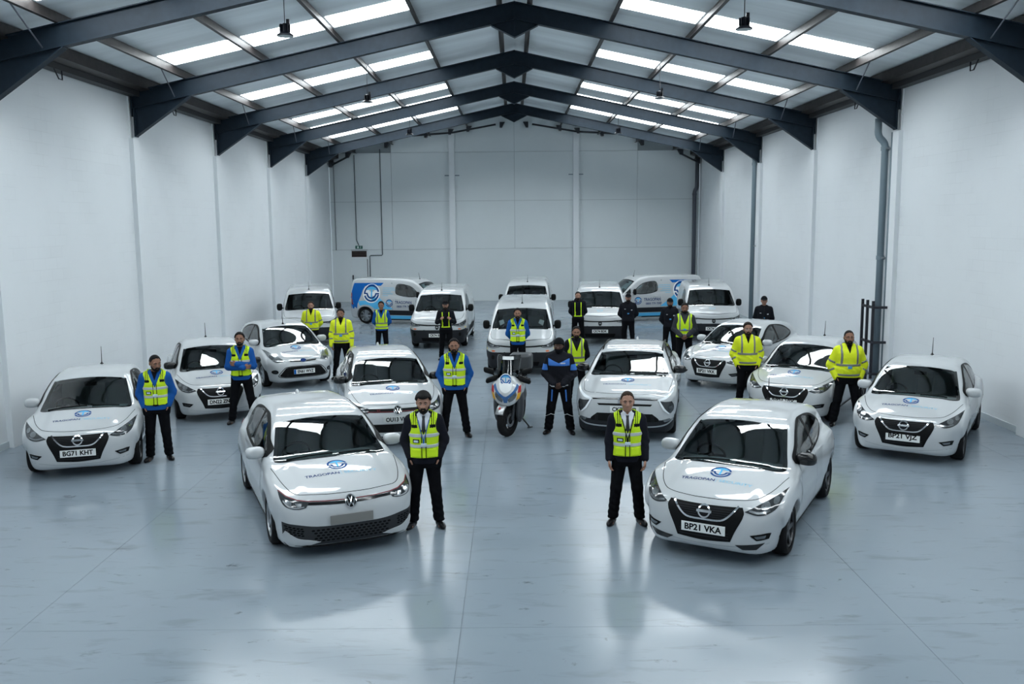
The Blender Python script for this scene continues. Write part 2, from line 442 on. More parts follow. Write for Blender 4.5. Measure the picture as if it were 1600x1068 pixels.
for k, y in enumerate(FR):
    if k < 1: continue
    t = thing('roof_frame', names[k] if k > 1 else 'steel roof frame over the camera', 'roof frame', (0, y, 0), group='steel roof frames')
    for s in (-1, 1):
        mb = MB(); xe = W-.07
        ibeam(mb, (0, RZ), (s*xe, rz(xe)), 0, (0, -D), (0, -D))
        fix_normals(mb.build('rafter', STEEL, t))
        mb = MB(); x0 = 7.85; xt = 9.20
        z0 = rz(x0)-D; z1 = rz(xt)-D
        mb.prism([(s*x0, z0), (s*xt, z1), (s*xt, 6.164)], 1, -.006, .006)
        mb.prism([(s*x0, z0), (s*xt, 6.164), (s*xt, 6.164-.022), (s*x0, z0-.022)], 1, -BF/2, BF/2)
        mb.box((s*(xt+.012), 0, (z1+6.14)/2), (.024, BF+.02, z1-6.12))
        fix_normals(mb.build('haunch', STEEL, t))
        MB().box((s*(xe-.01), 0, rz(xe)-.28), (.02, .2, .62)).build('end_plate', STEEL, t)
        mb = MB(); zq = rz(.56)-D
        mb.prism([(0, RZ-D), (s*.56, zq), (0, 8.39)], 1, -.006, .006)
        mb.prism([(s*.56, zq), (0, 8.39), (0, 8.37), (s*.56, zq-.02)], 1, -BF/2, BF/2)
        fix_normals(mb.build('apex_haunch', STEEL, t))
        x1, x2 = 8.15, 8.0
        MB().tube([(s*7.97, -1.45, rz(7.97)+.02), (s*8.2, -.09, rz(8.2)-.36)], .014, 6).build('stay', PIPEB, t)
    MB().box((0, 0, (RZ+8.38)/2), (.03, .2, RZ-8.38)).build('apex_plate', STEEL, t)

# gable bracing under the last frame
gy = (0, YB-.4, 0)
BR = mat('bracing_dark', (.015, .018, .025), .5)
for s in (-1, 1):
    for P in ([(s*.9, 0, 8.80), (s*3.1, 0, 8.42)], [(s*3.1, 0, 8.42), (s*5.3, 0, 8.28)], [(s*8.25, 0, 7.32), (s*9.1, 0, 6.9)]):
        MB().tube(P, .045, 8).build('brace', BR, bw, smooth=True, ofs=gy)
    for x, z in ((.55, 8.78), (2.2, 8.6), (3.1, 8.46), (4.3, 8.32), (6.3, 7.85), (8.25, 7.38), (9.1, 6.92)):
        MB().prism([(s*(x-.1), z+.14), (s*(x+.16), z+.14), (s*(x+.16), z-.12), (s*(x+.05), z-.12)], 1, -.04, .3).build('bracket', BR, bw, ofs=gy)

# rain pipes on the right wall
def rainpipe(y, pts, r, material, label):
    t = thing('rain_pipe', label, 'pipe', (0, y, 0))
    MB().tube(pts, r, 16).build('pipe', material, t, smooth=True)
    return t
def elbow(P):                                # rounds the corners of a polyline
    out = [P[0]]
    for a, b_, c in zip(P, P[1:], P[2:]):
        a, b_, c = Vector(a), Vector(b_), Vector(c)
        d0 = (a-b_).normalized()*min(.12, (a-b_).length*.45); d1 = (c-b_).normalized()*min(.12, (c-b_).length*.45)
        for q in range(5):
            u = q/4; out.append(tuple((b_+d0)*(1-u)**2+b_*2*u*(1-u)+(b_+d1)*u*u))
    out.append(P[-1]); return out
t = rainpipe(22.74, elbow([(9.0, 0, 6.45), (9.0, 0, 6.02), (9.19, 0, 5.86), (9.19, 0, 0.02)]), .085, PIPE, 'grey rain pipe behind the black guard rails on the right wall')
for z in (5.72, 3.02):
    MB().lathe([(.088, -.05), (.1, -.05), (.1, .05), (.088, .05)], (9.19, 0, z), n=16).build('collar', PIPE, t, smooth=False)
    MB().box((9.24, 0, z), (.14, .28, .04)).build('pipe_bracket', SILVER, t)
MB().tube([(9.28, -.19, 6.1), (9.28, -.19, .02)], .03, 8).build('side_pipe', PIPE, t, smooth=True)
t = rainpipe(34.75, elbow([(9.0, 0, 7.0), (9.0, 0, 6.6), (9.14, .0, 6.3), (9.14, 0, .02)]), .085, PIPE, 'grey rain pipe on the right wall halfway to the back corner')
MB().lathe([(.088, -.05), (.1, -.05), (.1, .05), (.088, .05)], (9.14, 0, 6.1), n=16).build('collar', PIPE, t)
MB().box((9.23, 0, 3.0), (.14, .28, .04)).build('pipe_bracket', SILVER, t)
t = rainpipe(YB-.18, elbow([(9.17, 0, 7.0), (9.17, 0, 5.62), (9.06, 0, 5.45), (9.06, 0, .02)]), .10, PIPEB, 'dark rain pipe in the right corner of the back wall')
MB().lathe([(.102, -.06), (.115, -.06), (.115, .06), (.102, .06)], (9.06, 0, 5.3), n=16).build('collar', PIPEB, t)

# black guard in front of the first rain pipe
t = thing('pipe_guard', 'black steel guard rails around the rain pipe on the right wall', 'guard rail', (9.2, 22.7, 0))
for x, y in ((-.30, .30), (-.30, -.02), (-.30, -.38)):
    MB().box((x, y, .98), (.06, .05, 1.96)).build('upright', DARKSTEEL, t)
for z in (1.80, .92, .12):
    MB().box((-.30, -.04, z), (.05, .74, .06)).build('cross_rail', DARKSTEEL, t)
    MB().box((-.10, -.42, z), (.44, .05, .06)).build('wall_bracket', DARKSTEEL, t)

# high-bay lamps on wires
LL = [(-4.2, 16.92, 7.54, 'left', 'nearest the camera'), (4.2, 17.09, 7.61, 'right', 'nearest the camera'), (-4.2, 26.23, 7.56, 'left', 'in the middle of the hall'),
      (4.2, 26.65, 7.64, 'right', 'in the middle of the hall'), (-4.2, 36.74, 7.64, 'left', 'furthest back'), (4.2, 37.02, 7.64, 'right', 'furthest back')]
LENS = mat('lamp_lens', (.42, .47, .48), .35)
LAMPB = mat('lamp_black', (.010, .012, .02), .4)
for x, y, z, sd, dp in LL:
    t = thing('high_bay_lamp', 'black bell-shaped hanging lamp on the %s, %s, unlit' % (sd, dp), 'lamp', (x, y, z), group='hanging high-bay lamps')
    MB().lathe([(.145, -.15), (.155, -.145), (.15, -.125), (.10, -.09), (.055, -.07), (.055, .06), (.03, .08), (0, .08)], n=24).build('housing', LAMPB, t, smooth=True)
    MB().lathe([(0, -.152), (.09, -.150), (.142, -.148)], n=24).build('lens', LENS, t)
    for k in range(8):
        a = 2*math.pi*k/8; R = Matrix.Rotation(a, 3, 'Z')
        MB().box(R@Vector((.075, 0, -.01)), (.05, .012, .14), R).build('cooling_fin', LAMPB, t)
    MB().box((.06, 0, .1), (.06, .05, .10)).build('driver_box', LAMPB, t)
    MB().tube([(0, 0, .08), (0, 0, rz(x)+.15-z)], .008, 6).build('cable', DARKSTEEL, t)
# ================================================================== IMPLICIT SURFACES -> MESH
def smin(a, b, k):
    h = np.clip(.5+.5*(b-a)/k, 0, 1); return b*(1-h)+a*h-k*h*(1-h)
def smax(a, b, k): return -smin(-a, -b, k)
def sstep(a, b, x):
    t = np.clip((x-a)/(b-a), 0, 1); return t*t*(3-2*t)

def catmull(P, closed=True, n=6):
    """smooth polyline; a point given as (a, b, 1) is a corner"""
    Q = [np.array(p[:2], float) for p in P]; sh = [len(p) > 2 for p in P]; N = len(Q); out = []
    for i in range(N if closed else N-1):
        p1, p2 = Q[i], Q[(i+1) % N]
        p0 = Q[i-1] if (closed or i) else p1; p3 = Q[(i+2) % N] if (closed or i+2 < N) else p2
        if sh[i]: p0 = p1-(p2-p1)*.5
        if sh[(i+1) % N]: p3 = p2+(p2-p1)*.5
        d = lambda a, b: max(np.linalg.norm(b-a)**.5, 1e-4)
        t0 = 0; t1 = t0+d(p0, p1); t2 = t1+d(p1, p2); t3 = t2+d(p2, p3)
        for q in range(n):
            t = t1+(t2-t1)*q/n
            A1 = (t1-t)/(t1-t0)*p0+(t-t0)/(t1-t0)*p1; A2 = (t2-t)/(t2-t1)*p1+(t-t1)/(t2-t1)*p2; A3 = (t3-t)/(t3-t2)*p2+(t-t2)/(t3-t2)*p3
            B1 = (t2-t)/(t2-t0)*A1+(t-t0)/(t2-t0)*A2; B2 = (t3-t)/(t3-t1)*A2+(t-t1)/(t3-t1)*A3
            out.append((t2-t)/(t2-t1)*B1+(t-t1)/(t2-t1)*B2)
    if not closed: out.append(Q[-1])
    return np.array(out)

def in_poly(poly, X, Y):
    poly = np.asarray(poly); ins = np.zeros(X.shape, bool)
    x0, y0 = poly[:, 0], poly[:, 1]; x1, y1 = np.roll(x0, -1), np.roll(y0, -1)
    for a, b, c, d in zip(x0, y0, x1, y1):
        if b == d: continue
        ins ^= ((b > Y) != (d > Y)) & (X < (c-a)*(Y-b)/(d-b)+a)
    return ins

class Tab:
    """signed distance to a closed 2D outline, tabulated"""
    def __init__(s, poly, res=.02, pad=.35):
        poly = np.asarray(poly)[:, :2]
        s.lo = poly.min(0)-pad; n = np.ceil((poly.max(0)+pad-s.lo)/res).astype(int)+1; s.res = res; s.n = n
        X, Y = np.meshgrid(s.lo[0]+res*np.arange(n[0]), s.lo[1]+res*np.arange(n[1]), indexing='ij')
        d2 = np.full(X.shape, 1e9)
        for p, q in zip(poly, np.roll(poly, -1, 0)):
            e = q-p; L = e@e
            if L < 1e-12: continue
            t = np.clip(((X-p[0])*e[0]+(Y-p[1])*e[1])/L, 0, 1)
            d2 = np.minimum(d2, (X-p[0]-t*e[0])**2+(Y-p[1]-t*e[1])**2)
        D = np.sqrt(d2); D[in_poly(poly, X, Y)] *= -1
        K = D.copy(); K[1:-1, 1:-1] = (4*D[1:-1, 1:-1]+2*(D[:-2, 1:-1]+D[2:, 1:-1]+D[1:-1, :-2]+D[1:-1, 2:])+D[:-2, :-2]+D[2:, 2:]+D[:-2, 2:]+D[2:, :-2])/16
        s.D = K
    def __call__(s, X, Y):
        u = (X-s.lo[0])/s.res; v = (Y-s.lo[1])/s.res
        uc = np.clip(u, 0, s.n[0]-1.001); vc = np.clip(v, 0, s.n[1]-1.001)
        i = uc.astype(int); j = vc.astype(int); a = uc-i; b = vc-j; D = s.D
        r = D[i, j]*(1-a)*(1-b)+D[i+1, j]*a*(1-b)+D[i, j+1]*(1-a)*b+D[i+1, j+1]*a*b
        return r+np.hypot(u-uc, v-vc)*s.res

def sdf_mesh(f, lo, hi, res, newton=2, margin=1.0):
    """surface nets on a sparse grid; returns vertices, quads, normals"""
    lo = np.array(lo, float); hi = np.array(hi, float)
    nb = np.ceil((hi-lo)/(res*4)).astype(int)+1
    g = np.stack(np.meshgrid(*[np.arange(k) for k in nb], indexing='ij'), -1).reshape(-1, 3)
    cd = f(lo+(g*4+1.5)*res)
    D = np.repeat(np.repeat(np.repeat(cd.reshape(nb), 4, 0), 4, 1), 4, 2)
    near = np.abs(cd) < res*4*margin+res
    gi = g[near]
    k4 = np.stack(np.meshgrid(*[np.arange(4)]*3, indexing='ij'), -1).reshape(-1, 3)
    idx = (gi[:, None, :]*4+k4[None]).reshape(-1, 3)
    D[idx[:, 0], idx[:, 1], idx[:, 2]] = f(lo+idx*res)
    D[[0, -1]] = np.maximum(D[[0, -1]], res); D[:, [0, -1]] = np.maximum(D[:, [0, -1]], res); D[:, :, [0, -1]] = np.maximum(D[:, :, [0, -1]], res)
    S = D < 0
    n = np.array(D.shape)
    c = [S[a:n[0]-1+a, b:n[1]-1+b, e:n[2]-1+e] for a in (0, 1) for b in (0, 1) for e in (0, 1)]
    cnt = sum(x.astype(np.int8) for x in c)
    act = (cnt > 0) & (cnt < 8)
    ai = np.argwhere(act)
    if len(ai) == 0: return np.zeros((0, 3)), np.zeros((0, 4), int), np.zeros((0, 3))
    vid = np.full(act.shape, -1); vid[act] = np.arange(len(ai))
    cr = np.array([(a, b, e) for a in (0, 1) for b in (0, 1) for e in (0, 1)])
    val = np.stack([D[ai[:, 0]+q[0], ai[:, 1]+q[1], ai[:, 2]+q[2]] for q in cr], 1)
    acc = np.zeros((len(ai), 3)); num = np.zeros(len(ai))
    for i in range(8):
        for j in range(i+1, 8):
            if np.abs(cr[i]-cr[j]).sum() != 1: continue
            x = (val[:, i] < 0) != (val[:, j] < 0)
            t = val[x, i]/(val[x, i]-val[x, j])
            acc[x] += cr[i]+t[:, None]*(cr[j]-cr[i]); num[x] += 1
    V = lo+(ai+acc/num[:, None])*res
    quads = []
    for ax in range(3):
        o = [k for k in range(3) if k != ax]
        sl0 = [slice(None)]*3; sl1 = [slice(None)]*3
        sl0[ax] = slice(0, n[ax]-1); sl1[ax] = slice(1, n[ax])
        for k in o: sl0[k] = slice(1, n[k]-1); sl1[k] = slice(1, n[k]-1)
        a = S[tuple(sl0)]; b = S[tuple(sl1)]
        e = np.argwhere(a != b)
        if len(e) == 0: continue
        flip = a[e[:, 0], e[:, 1], e[:, 2]]
        cc = e.copy()
        for k in o: cc[:, k] += 1
        def cell(d0, d1):
            q = cc.copy(); q[:, o[0]] += d0; q[:, o[1]] += d1; return vid[q[:, 0], q[:, 1], q[:, 2]]
        Q = np.stack([cell(-1, -1), cell(0, -1), cell(0, 0), cell(-1, 0)], 1)
        if ax == 1: flip = ~flip
        Q[~flip] = Q[~flip][:, ::-1]
        quads.append(Q)
    Q = np.concatenate(quads); Q = Q[(Q >= 0).all(1)]
    N = None
    h = res*.6
    for it in range(newton):
        d = f(V)
        G = np.stack([f(V+np.eye(3)[k]*h)-f(V-np.eye(3)[k]*h) for k in range(3)], 1)/(2*h)
        gn = np.linalg.norm(G, axis=1)+1e-9
        step = np.clip(d/gn, -res, res)
        V = V-G/gn[:, None]*step[:, None]
        N = G/gn[:, None]
    return V, Q, N

def sdf_obj(name, f, lo, hi, res, material, parent=None, newton=2, ofs=None, scale=None, margin=1.0):
    V, Q, N = sdf_mesh(f, lo, hi, res, newton, margin)
    if len(V) == 0: return None
    if scale: V = V*scale
    return mesh_obj(name, V, Q, material, parent, normals=N, ofs=ofs)

def capsule(P, a, b, ra, rb=None):
    rb = ra if rb is None else rb
    a = np.asarray(a, float); b = np.asarray(b, float); e = b-a
    t = np.clip((P-a)@e/max(e@e, 1e-9), 0, 1)
    return np.linalg.norm(P-a-t[:, None]*e, axis=1)-(ra+(rb-ra)*t)
def ellip(P, c, r):
    q = (P-np.asarray(c, float))/np.asarray(r, float); k = np.linalg.norm(q, axis=1)
    k2 = np.linalg.norm(q/np.asarray(r, float), axis=1)+1e-9
    return k*(k-1)/k2
def rbox(P, c, h, r):
    q = np.abs(P-np.asarray(c, float))-np.asarray(h, float)+r
    return np.linalg.norm(np.maximum(q, 0), axis=1)+np.minimum(q.max(1), 0)-r

# ------------------------------------------------------------------ flat shapes laid on a surface
def poly_shape(poly, grid=.04, hole=None):
    """triangulated outline with inner points -> (verts2d, tris)"""
    poly = [tuple(p[:2]) for p in poly]
    A = np.array(poly); V = list(poly); E = [(i, (i+1) % len(poly)) for i in range(len(poly))]
    F = [list(range(len(poly)))]
    if hole is not None:
        n = len(V); V += [tuple(p[:2]) for p in hole]; E += [(n+i, n+(i+1) % len(hole)) for i in range(len(hole))]
    if grid:
        lo, hi = A.min(0), A.max(0)
        X, Y = np.meshgrid(np.arange(lo[0]+grid/2, hi[0], grid), np.arange(lo[1]+grid/2, hi[1], grid)); X = X.ravel(); Y = Y.ravel()
        ok = in_poly(A, X, Y)
        if hole is not None: ok &= ~in_poly(np.array(hole)[:, :2], X, Y)
        def far(pl):
            d = np.full(len(X), 9.)
            for p, q in zip(pl, np.roll(pl, -1, 0)):
                e = q-p; t = np.clip(((X-p[0])*e[0]+(Y-p[1])*e[1])/max(e@e, 1e-12), 0, 1)
                d = np.minimum(d, np.hypot(X-p[0]-t*e[0], Y-p[1]-t*e[1]))
            return d
        ok &= far(A) > grid*.35
        if hole is not None: ok &= far(np.array(hole)[:, :2]) > grid*.35
        V += list(zip(X[ok].tolist(), Y[ok].tolist()))
    r = delaunay_2d_cdt([Vector(v) for v in V], E, [], 0, 1e-5)
    vs = np.array([tuple(v) for v in r[0]]); T = np.array([t for t in r[2] if len(t) == 3])
    c = vs[T].mean(1); ok = in_poly(A, c[:, 0], c[:, 1])
    if hole is not None: ok &= ~in_poly(np.array(hole)[:, :2], c[:, 0], c[:, 1])
    T = T[ok]
    a, b, c = vs[T[:, 0]], vs[T[:, 1]], vs[T[:, 2]]
    ar = (b[:, 0]-a[:, 0])*(c[:, 1]-a[:, 1])-(b[:, 1]-a[:, 1])*(c[:, 0]-a[:, 0])
    T[ar < 0] = T[ar < 0][:, ::-1]
    return vs, T[np.abs(ar) > 1e-9]
def stroke(pts, wd, closed=False):
    """polyline of constant width -> outline polygon"""
    P = [np.array(p[:2], float) for p in pts]; n = len(P); L = []; R = []
    for i in range(n):
        d0 = P[i]-P[i-1] if (i or closed) else P[1]-P[0]; d1 = P[(i+1) % n]-P[i] if (i < n-1 or closed) else P[i]-P[i-1]
        d0 = d0/np.linalg.norm(d0); d1 = d1/np.linalg.norm(d1)
        nn = np.array([-(d0+d1)[1], (d0+d1)[0]]); nn = nn/np.linalg.norm(nn)
        k = min(1/max(nn@np.array([-d0[1], d0[0]]), .3), 2.5)
        L.append(P[i]+nn*k*wd/2); R.append(P[i]-nn*k*wd/2)
    V = L+R
    F = []
    for i in range(n if closed else n-1):
        j = (i+1) % n; F += [(n+i, n+j, j), (n+i, j, i)]
    return np.array(V), np.array(F)
def ring(r0, r1, a0=0, a1=360, n=28, c=(0, 0)):
    a = np.radians(np.linspace(a0, a1, n+1)); V = []
    for r in (r0, r1): V += [(c[0]+r*math.cos(t), c[1]+r*math.sin(t)) for t in a]
    k = n+1; F = []
    for i in range(n): F += [(i, k+i, k+i+1), (i, k+i+1, i+1)]
    return np.array(V), np.array(F)
def disc(r, n=24, c=(0, 0), sy=1.):
    a = np.linspace(0, 2*np.pi, n, endpoint=False)
    V = [c]+[(c[0]+r*math.cos(t), c[1]+r*sy*math.sin(t)) for t in a]
    return np.array(V), np.array([(0, 1+i, 1+(i+1) % n) for i in range(n)])
def merge(*S):
    V = []; F = []; n = 0
    for v, f in S: V.append(v); F.append(f+n); n += len(v)
    return np.concatenate(V), np.concatenate(F)
def xf(S, s=1., t=(0, 0), sx=None): return S[0]*np.array([sx if sx else s, s])+np.array(t), S[1]
_txt = {}
def text_shape(body, size=1., align='CENTER', width=None, bold=.018):
    k = (body, bold)
    if k not in _txt:
        cu = bpy.data.curves.new('text', 'FONT'); cu.body = body; cu.resolution_u = 3; cu.align_x = 'LEFT'; cu.fill_mode = 'FRONT'; cu.offset = bold
        o = bpy.data.objects.new('text', cu); COL.objects.link(o)
        dg = bpy.context.evaluated_depsgraph_get(); me = o.evaluated_get(dg).to_mesh()
        me.calc_loop_triangles()
        V = np.array([v.co[:2] for v in me.vertices]); F = np.array([t.vertices[:] for t in me.loop_triangles])
        a, b, c = V[F[:, 0]], V[F[:, 1]], V[F[:, 2]]
        ar = (b[:, 0]-a[:, 0])*(c[:, 1]-a[:, 1])-(b[:, 1]-a[:, 1])*(c[:, 0]-a[:, 0])
        F[ar < 0] = F[ar < 0][:, ::-1]
        o.evaluated_get(dg).to_mesh_clear(); bpy.data.objects.remove(o); bpy.data.curves.remove(cu)
        V = V-V.min(0); _txt[k] = (V/.72, F)          # cap height ~1
    V, F = _txt[k]; V = V*size
    if width: V = V*np.array([width/max(V[:, 0].max(), 1e-6), 1])
    if align == 'CENTER': V = V-np.array([V[:, 0].max()/2, 0])
    return V, F
class Frame:
    """a projection plane: origin, axes u, v, and shooting direction d"""
    def __init__(s, o, u, v, d): s.o, s.u, s.v, s.d = [np.array(q, float) for q in (o, u, v, d)]
    def at(s, P): return s.o+P[:, :1]*s.u+P[:, 1:2]*s.v
def lay(name, shape, fr, bvh, off, material, parent, thick=0., ofs=None, smooth=True):
    """project a flat shape along the frame onto a surface, lift by off along the surface, give it thickness"""
    P = fr.at(shape[0]); d = Vector(fr.d); V = np.zeros_like(P); N = np.zeros_like(P); ok = np.ones(len(P), bool)
    for i, p in enumerate(P):
        h = bvh.ray_cast(Vector(p), d)
        if h[0] is None:
            h = bvh.find_nearest(Vector(p+fr.d*2.0)); ok[i] = False
        V[i] = h[0]; n = h[1]
        if n.dot(d) > 0: n = -n
        N[i] = n
    if (~ok).any() and ok.any():                       # off the edge: keep the depth of the nearest point that hit
        for i in np.where(~ok)[0]:
            j = np.where(ok)[0][((shape[0][ok]-shape[0][i])**2).sum(1).argmin()]
            V[i] = P[i]+fr.d*((V[j]-P[j])@fr.d); N[i] = N[j]
    V = V+N*off
    F = shape[1]
    nrm = np.cross(V[F[:, 1]]-V[F[:, 0]], V[F[:, 2]]-V[F[:, 0]])
    if (nrm@fr.d > 0).mean() > .5: F = F[:, ::-1]
    if thick:
        cnt = {}
        for t in F:
            for a, b in ((t[0], t[1]), (t[1], t[2]), (t[2], t[0])): cnt[(int(a), int(b))] = 1
        be = [(a, b) for (a, b) in cnt if (b, a) not in cnt]
        bv = sorted({a for e in be for a in e}); m1 = {a: len(V)+i for i, a in enumerate(bv)}; m2 = {a: len(V)+len(bv)+i for i, a in enumerate(bv)}
        V2 = np.concatenate([V, V[bv], V[bv]-N[bv]*thick])
        sk = []
        for a, b in be: sk += [(m1[b], m1[a], m2[a]), (m1[b], m2[a], m2[b])]
        F = np.concatenate([F, np.array(sk)]); V = V2
    return mesh_obj(name, V, F, material, parent, smooth=smooth, ofs=ofs)

def emblem_parts(detail=True):
    """the company's ring emblem, radius 1: dark strokes, light strokes"""
    dark = merge(ring(.80, 1., 12, 184, 26), ring(.80, 1., 198, 350, 26), ring(.46, .66, 186, 358, 20),
                 (np.array([(-.99, -.10), (-.5, -.10), (-.5, .05), (-.98, .05)]), np.array([(0, 1, 2), (0, 2, 3)])),
                 (np.array([(.5, -.12), (.98, -.12), (.99, .04), (.5, .04)]), np.array([(0, 1, 2), (0, 2, 3)])))
    a = np.radians(np.linspace(28, 152, 14)); cap = [(.78*math.cos(t), .78*math.sin(t)) for t in a]
    n = len(cap); V = np.array(cap+[(x*.98, .36+.12*(1-abs(x)/.7)) for x, y in cap]); F = []
    for i in range(n-1): F += [(i, i+1, n+i+1), (i, n+i+1, n+i)]
    light = merge((V, np.array(F)), (np.array([(-.09, -.52), (.09, -.52), (.09, .45), (-.09, .45)]), np.array([(0, 1, 2), (0, 2, 3)])))
    return dark, light
# ================================================================== VEHICLES
def inset(poly, d):
    P = np.asarray(poly, float)[:, :2]; n = len(P)
    ar = (P[:, 0]*np.roll(P[:, 1], -1)-np.roll(P[:, 0], -1)*P[:, 1]).sum()
    if ar < 0: P = P[::-1]
    out = []
    for i in range(n):
        d0 = P[i]-P[i-1]; d1 = P[(i+1) % n]-P[i]; d0 = d0/np.linalg.norm(d0); d1 = d1/np.linalg.norm(d1)
        nn = np.array([-(d0+d1)[1], (d0+d1)[0]]); nn = nn/max(np.linalg.norm(nn), 1e-6)
        out.append(P[i]+nn*d/max(nn@np.array([-d0[1], d0[0]]), .35))
    return np.array(out)
def rnd_poly(P, n=5): return catmull(P, True, n)
def mir(P): return [(-p[0],)+tuple(p[1:]) for p in P][::-1]

CARS = {}
CARS['micra'] = dict(L=3.99, W=1.743, wb=2.525, fo=.80, rw=.312, res=.024,
    low=[(.22,.155),(.07,.19),(.015,.27),(.0,.42),(.02,.56),(.065,.67),(.13,.735),(.32,.815),(.62,.90),(.95,.965),(1.3,.985),(2.2,1.0),(3.3,1.03),(3.75,1.02),(3.9,.9),(3.985,.68),(3.97,.45),(3.86,.27),(3.5,.19),(.8,.155)],
    up=[(.88,.88,1),(1.74,1.375),(2.02,1.43),(2.4,1.455),(2.9,1.43),(3.35,1.36),(3.6,1.29),(3.74,1.12),(3.86,.9),(3.6,.75,1),(.9,.75,1)],
    plan=[(.0,.0),(.01,.30),(.04,.50),(.12,.66),(.28,.775),(.55,.845),(.85,.868),(1.4,.866),(2.4,.868),(3.2,.868),(3.6,.84),(3.86,.72),(3.96,.5),(3.985,.2),(3.99,0)],
    sec=[(.15,.90),(.25,.945),(.4,.975),(.58,1.0),(.72,.992),(.86,.975),(1.0,.93),(1.1,.90)],
    usec=[(.7,.84),(.98,.80),(1.15,.735),(1.3,.66),(1.4,.60),(1.5,.54)], uy=[(.6,.96),(1.6,1.0),(2.4,1.0),(3.2,.94),(3.8,.84)],
    bow=.10, crown=.055, bw=.17, rc=.07, k1=.10, k2=.10, hood=.014, hoodw=.52,
    fl=[((.84,.80,.62),(.09,.48,.26)), ((.82,3.32,.70),(.08,.5,.30))],
    ws=((1.00,.962),(1.72,1.36)), wsx=(.715,.575), cav=1.05,
    dlo=[[(1.29,1.0),(1.52,1.145),(1.80,1.285),(2.06,1.35),(2.22,1.36),(2.25,1.01)], [(2.31,1.01),(2.29,1.35),(2.62,1.335),(2.9,1.28),(3.12,1.19),(3.22,1.12),(2.9,1.03)]],
    tri=[(1.14,.965),(1.27,1.03),(1.27,.975)],
    mir=(.885,1.42,1.03), rearw=[(-.5,1.02),(.5,1.02),(.42,1.3),(-.42,1.3)],
    hoodgap=[(-.78,.92),(-.66,.5),(-.50,.27),(-.25,.185),(0,.165),(.25,.185),(.50,.27),(.66,.5),(.78,.92)], logo=(.47,.61,.45), ant=(0,3.12))
CARS['golf'] = dict(L=4.29, W=1.789, wb=2.63, fo=.87, rw=.322, res=.024,
    low=[(.25,.15),(.07,.165),(.012,.23),(.0,.40),(.012,.55),(.05,.655),(.11,.735),(.33,.835),(.68,.925),(1.05,.985),(1.4,1.0),(2.2,1.0),(3.6,1.02),(4.08,1.0),(4.2,.86),(4.28,.62),(4.25,.36),(4.1,.22),(3.7,.17),(.9,.15)],
    up=[(1.0,.90,1),(1.82,1.36),(2.1,1.425),(2.5,1.456),(3.0,1.45),(3.5,1.41),(3.86,1.345),(4.0,1.18),(4.14,.95),(3.8,.78,1),(1.1,.78,1)],
    plan=[(.0,.0),(.008,.34),(.035,.56),(.11,.72),(.27,.82),(.55,.872),(.9,.89),(1.5,.89),(2.6,.892),(3.4,.89),(3.9,.86),(4.14,.77),(4.25,.55),(4.285,.2),(4.29,0)],
    sec=[(.14,.93),(.25,.96),(.4,.98),(.58,1.0),(.72,.995),(.86,.975),(1.0,.925),(1.1,.895)],
    usec=[(.7,.86),(.98,.82),(1.15,.75),(1.3,.675),(1.4,.615),(1.5,.55)], uy=[(.6,.97),(1.6,1.0),(2.6,1.0),(3.4,.95),(4.1,.88)],
    bow=.09, crown=.045, bw=.16, rc=.06, k1=.09, k2=.09, hood=.012, hoodw=.54,
    fl=[((.85,.87,.62),(.08,.46,.24)), ((.85,3.5,.66),(.08,.46,.26))],
    ws=((1.10,.975),(1.82,1.355)), wsx=(.735,.595), cav=1.18,
    dlo=[[(1.44,1.01),(1.68,1.155),(1.95,1.29),(2.24,1.355),(2.42,1.365),(2.45,1.02)], [(2.51,1.02),(2.49,1.36),(2.95,1.345),(3.25,1.29),(3.42,1.20),(3.5,1.09),(3.45,1.03)]],
    tri=[(1.28,.975),(1.42,1.04),(1.42,.985)],
    mir=(.925,1.50,1.03), rearw=[(-.55,1.02),(.55,1.02),(.46,1.3),(-.46,1.3)],
    hoodgap=[(-.80,1.0),(-.72,.5),(-.62,.28),(-.35,.18),(0,.15),(.35,.18),(.62,.28),(.72,.5),(.80,1.0)], logo=(.51,.67,.47), ant=(0,3.55))
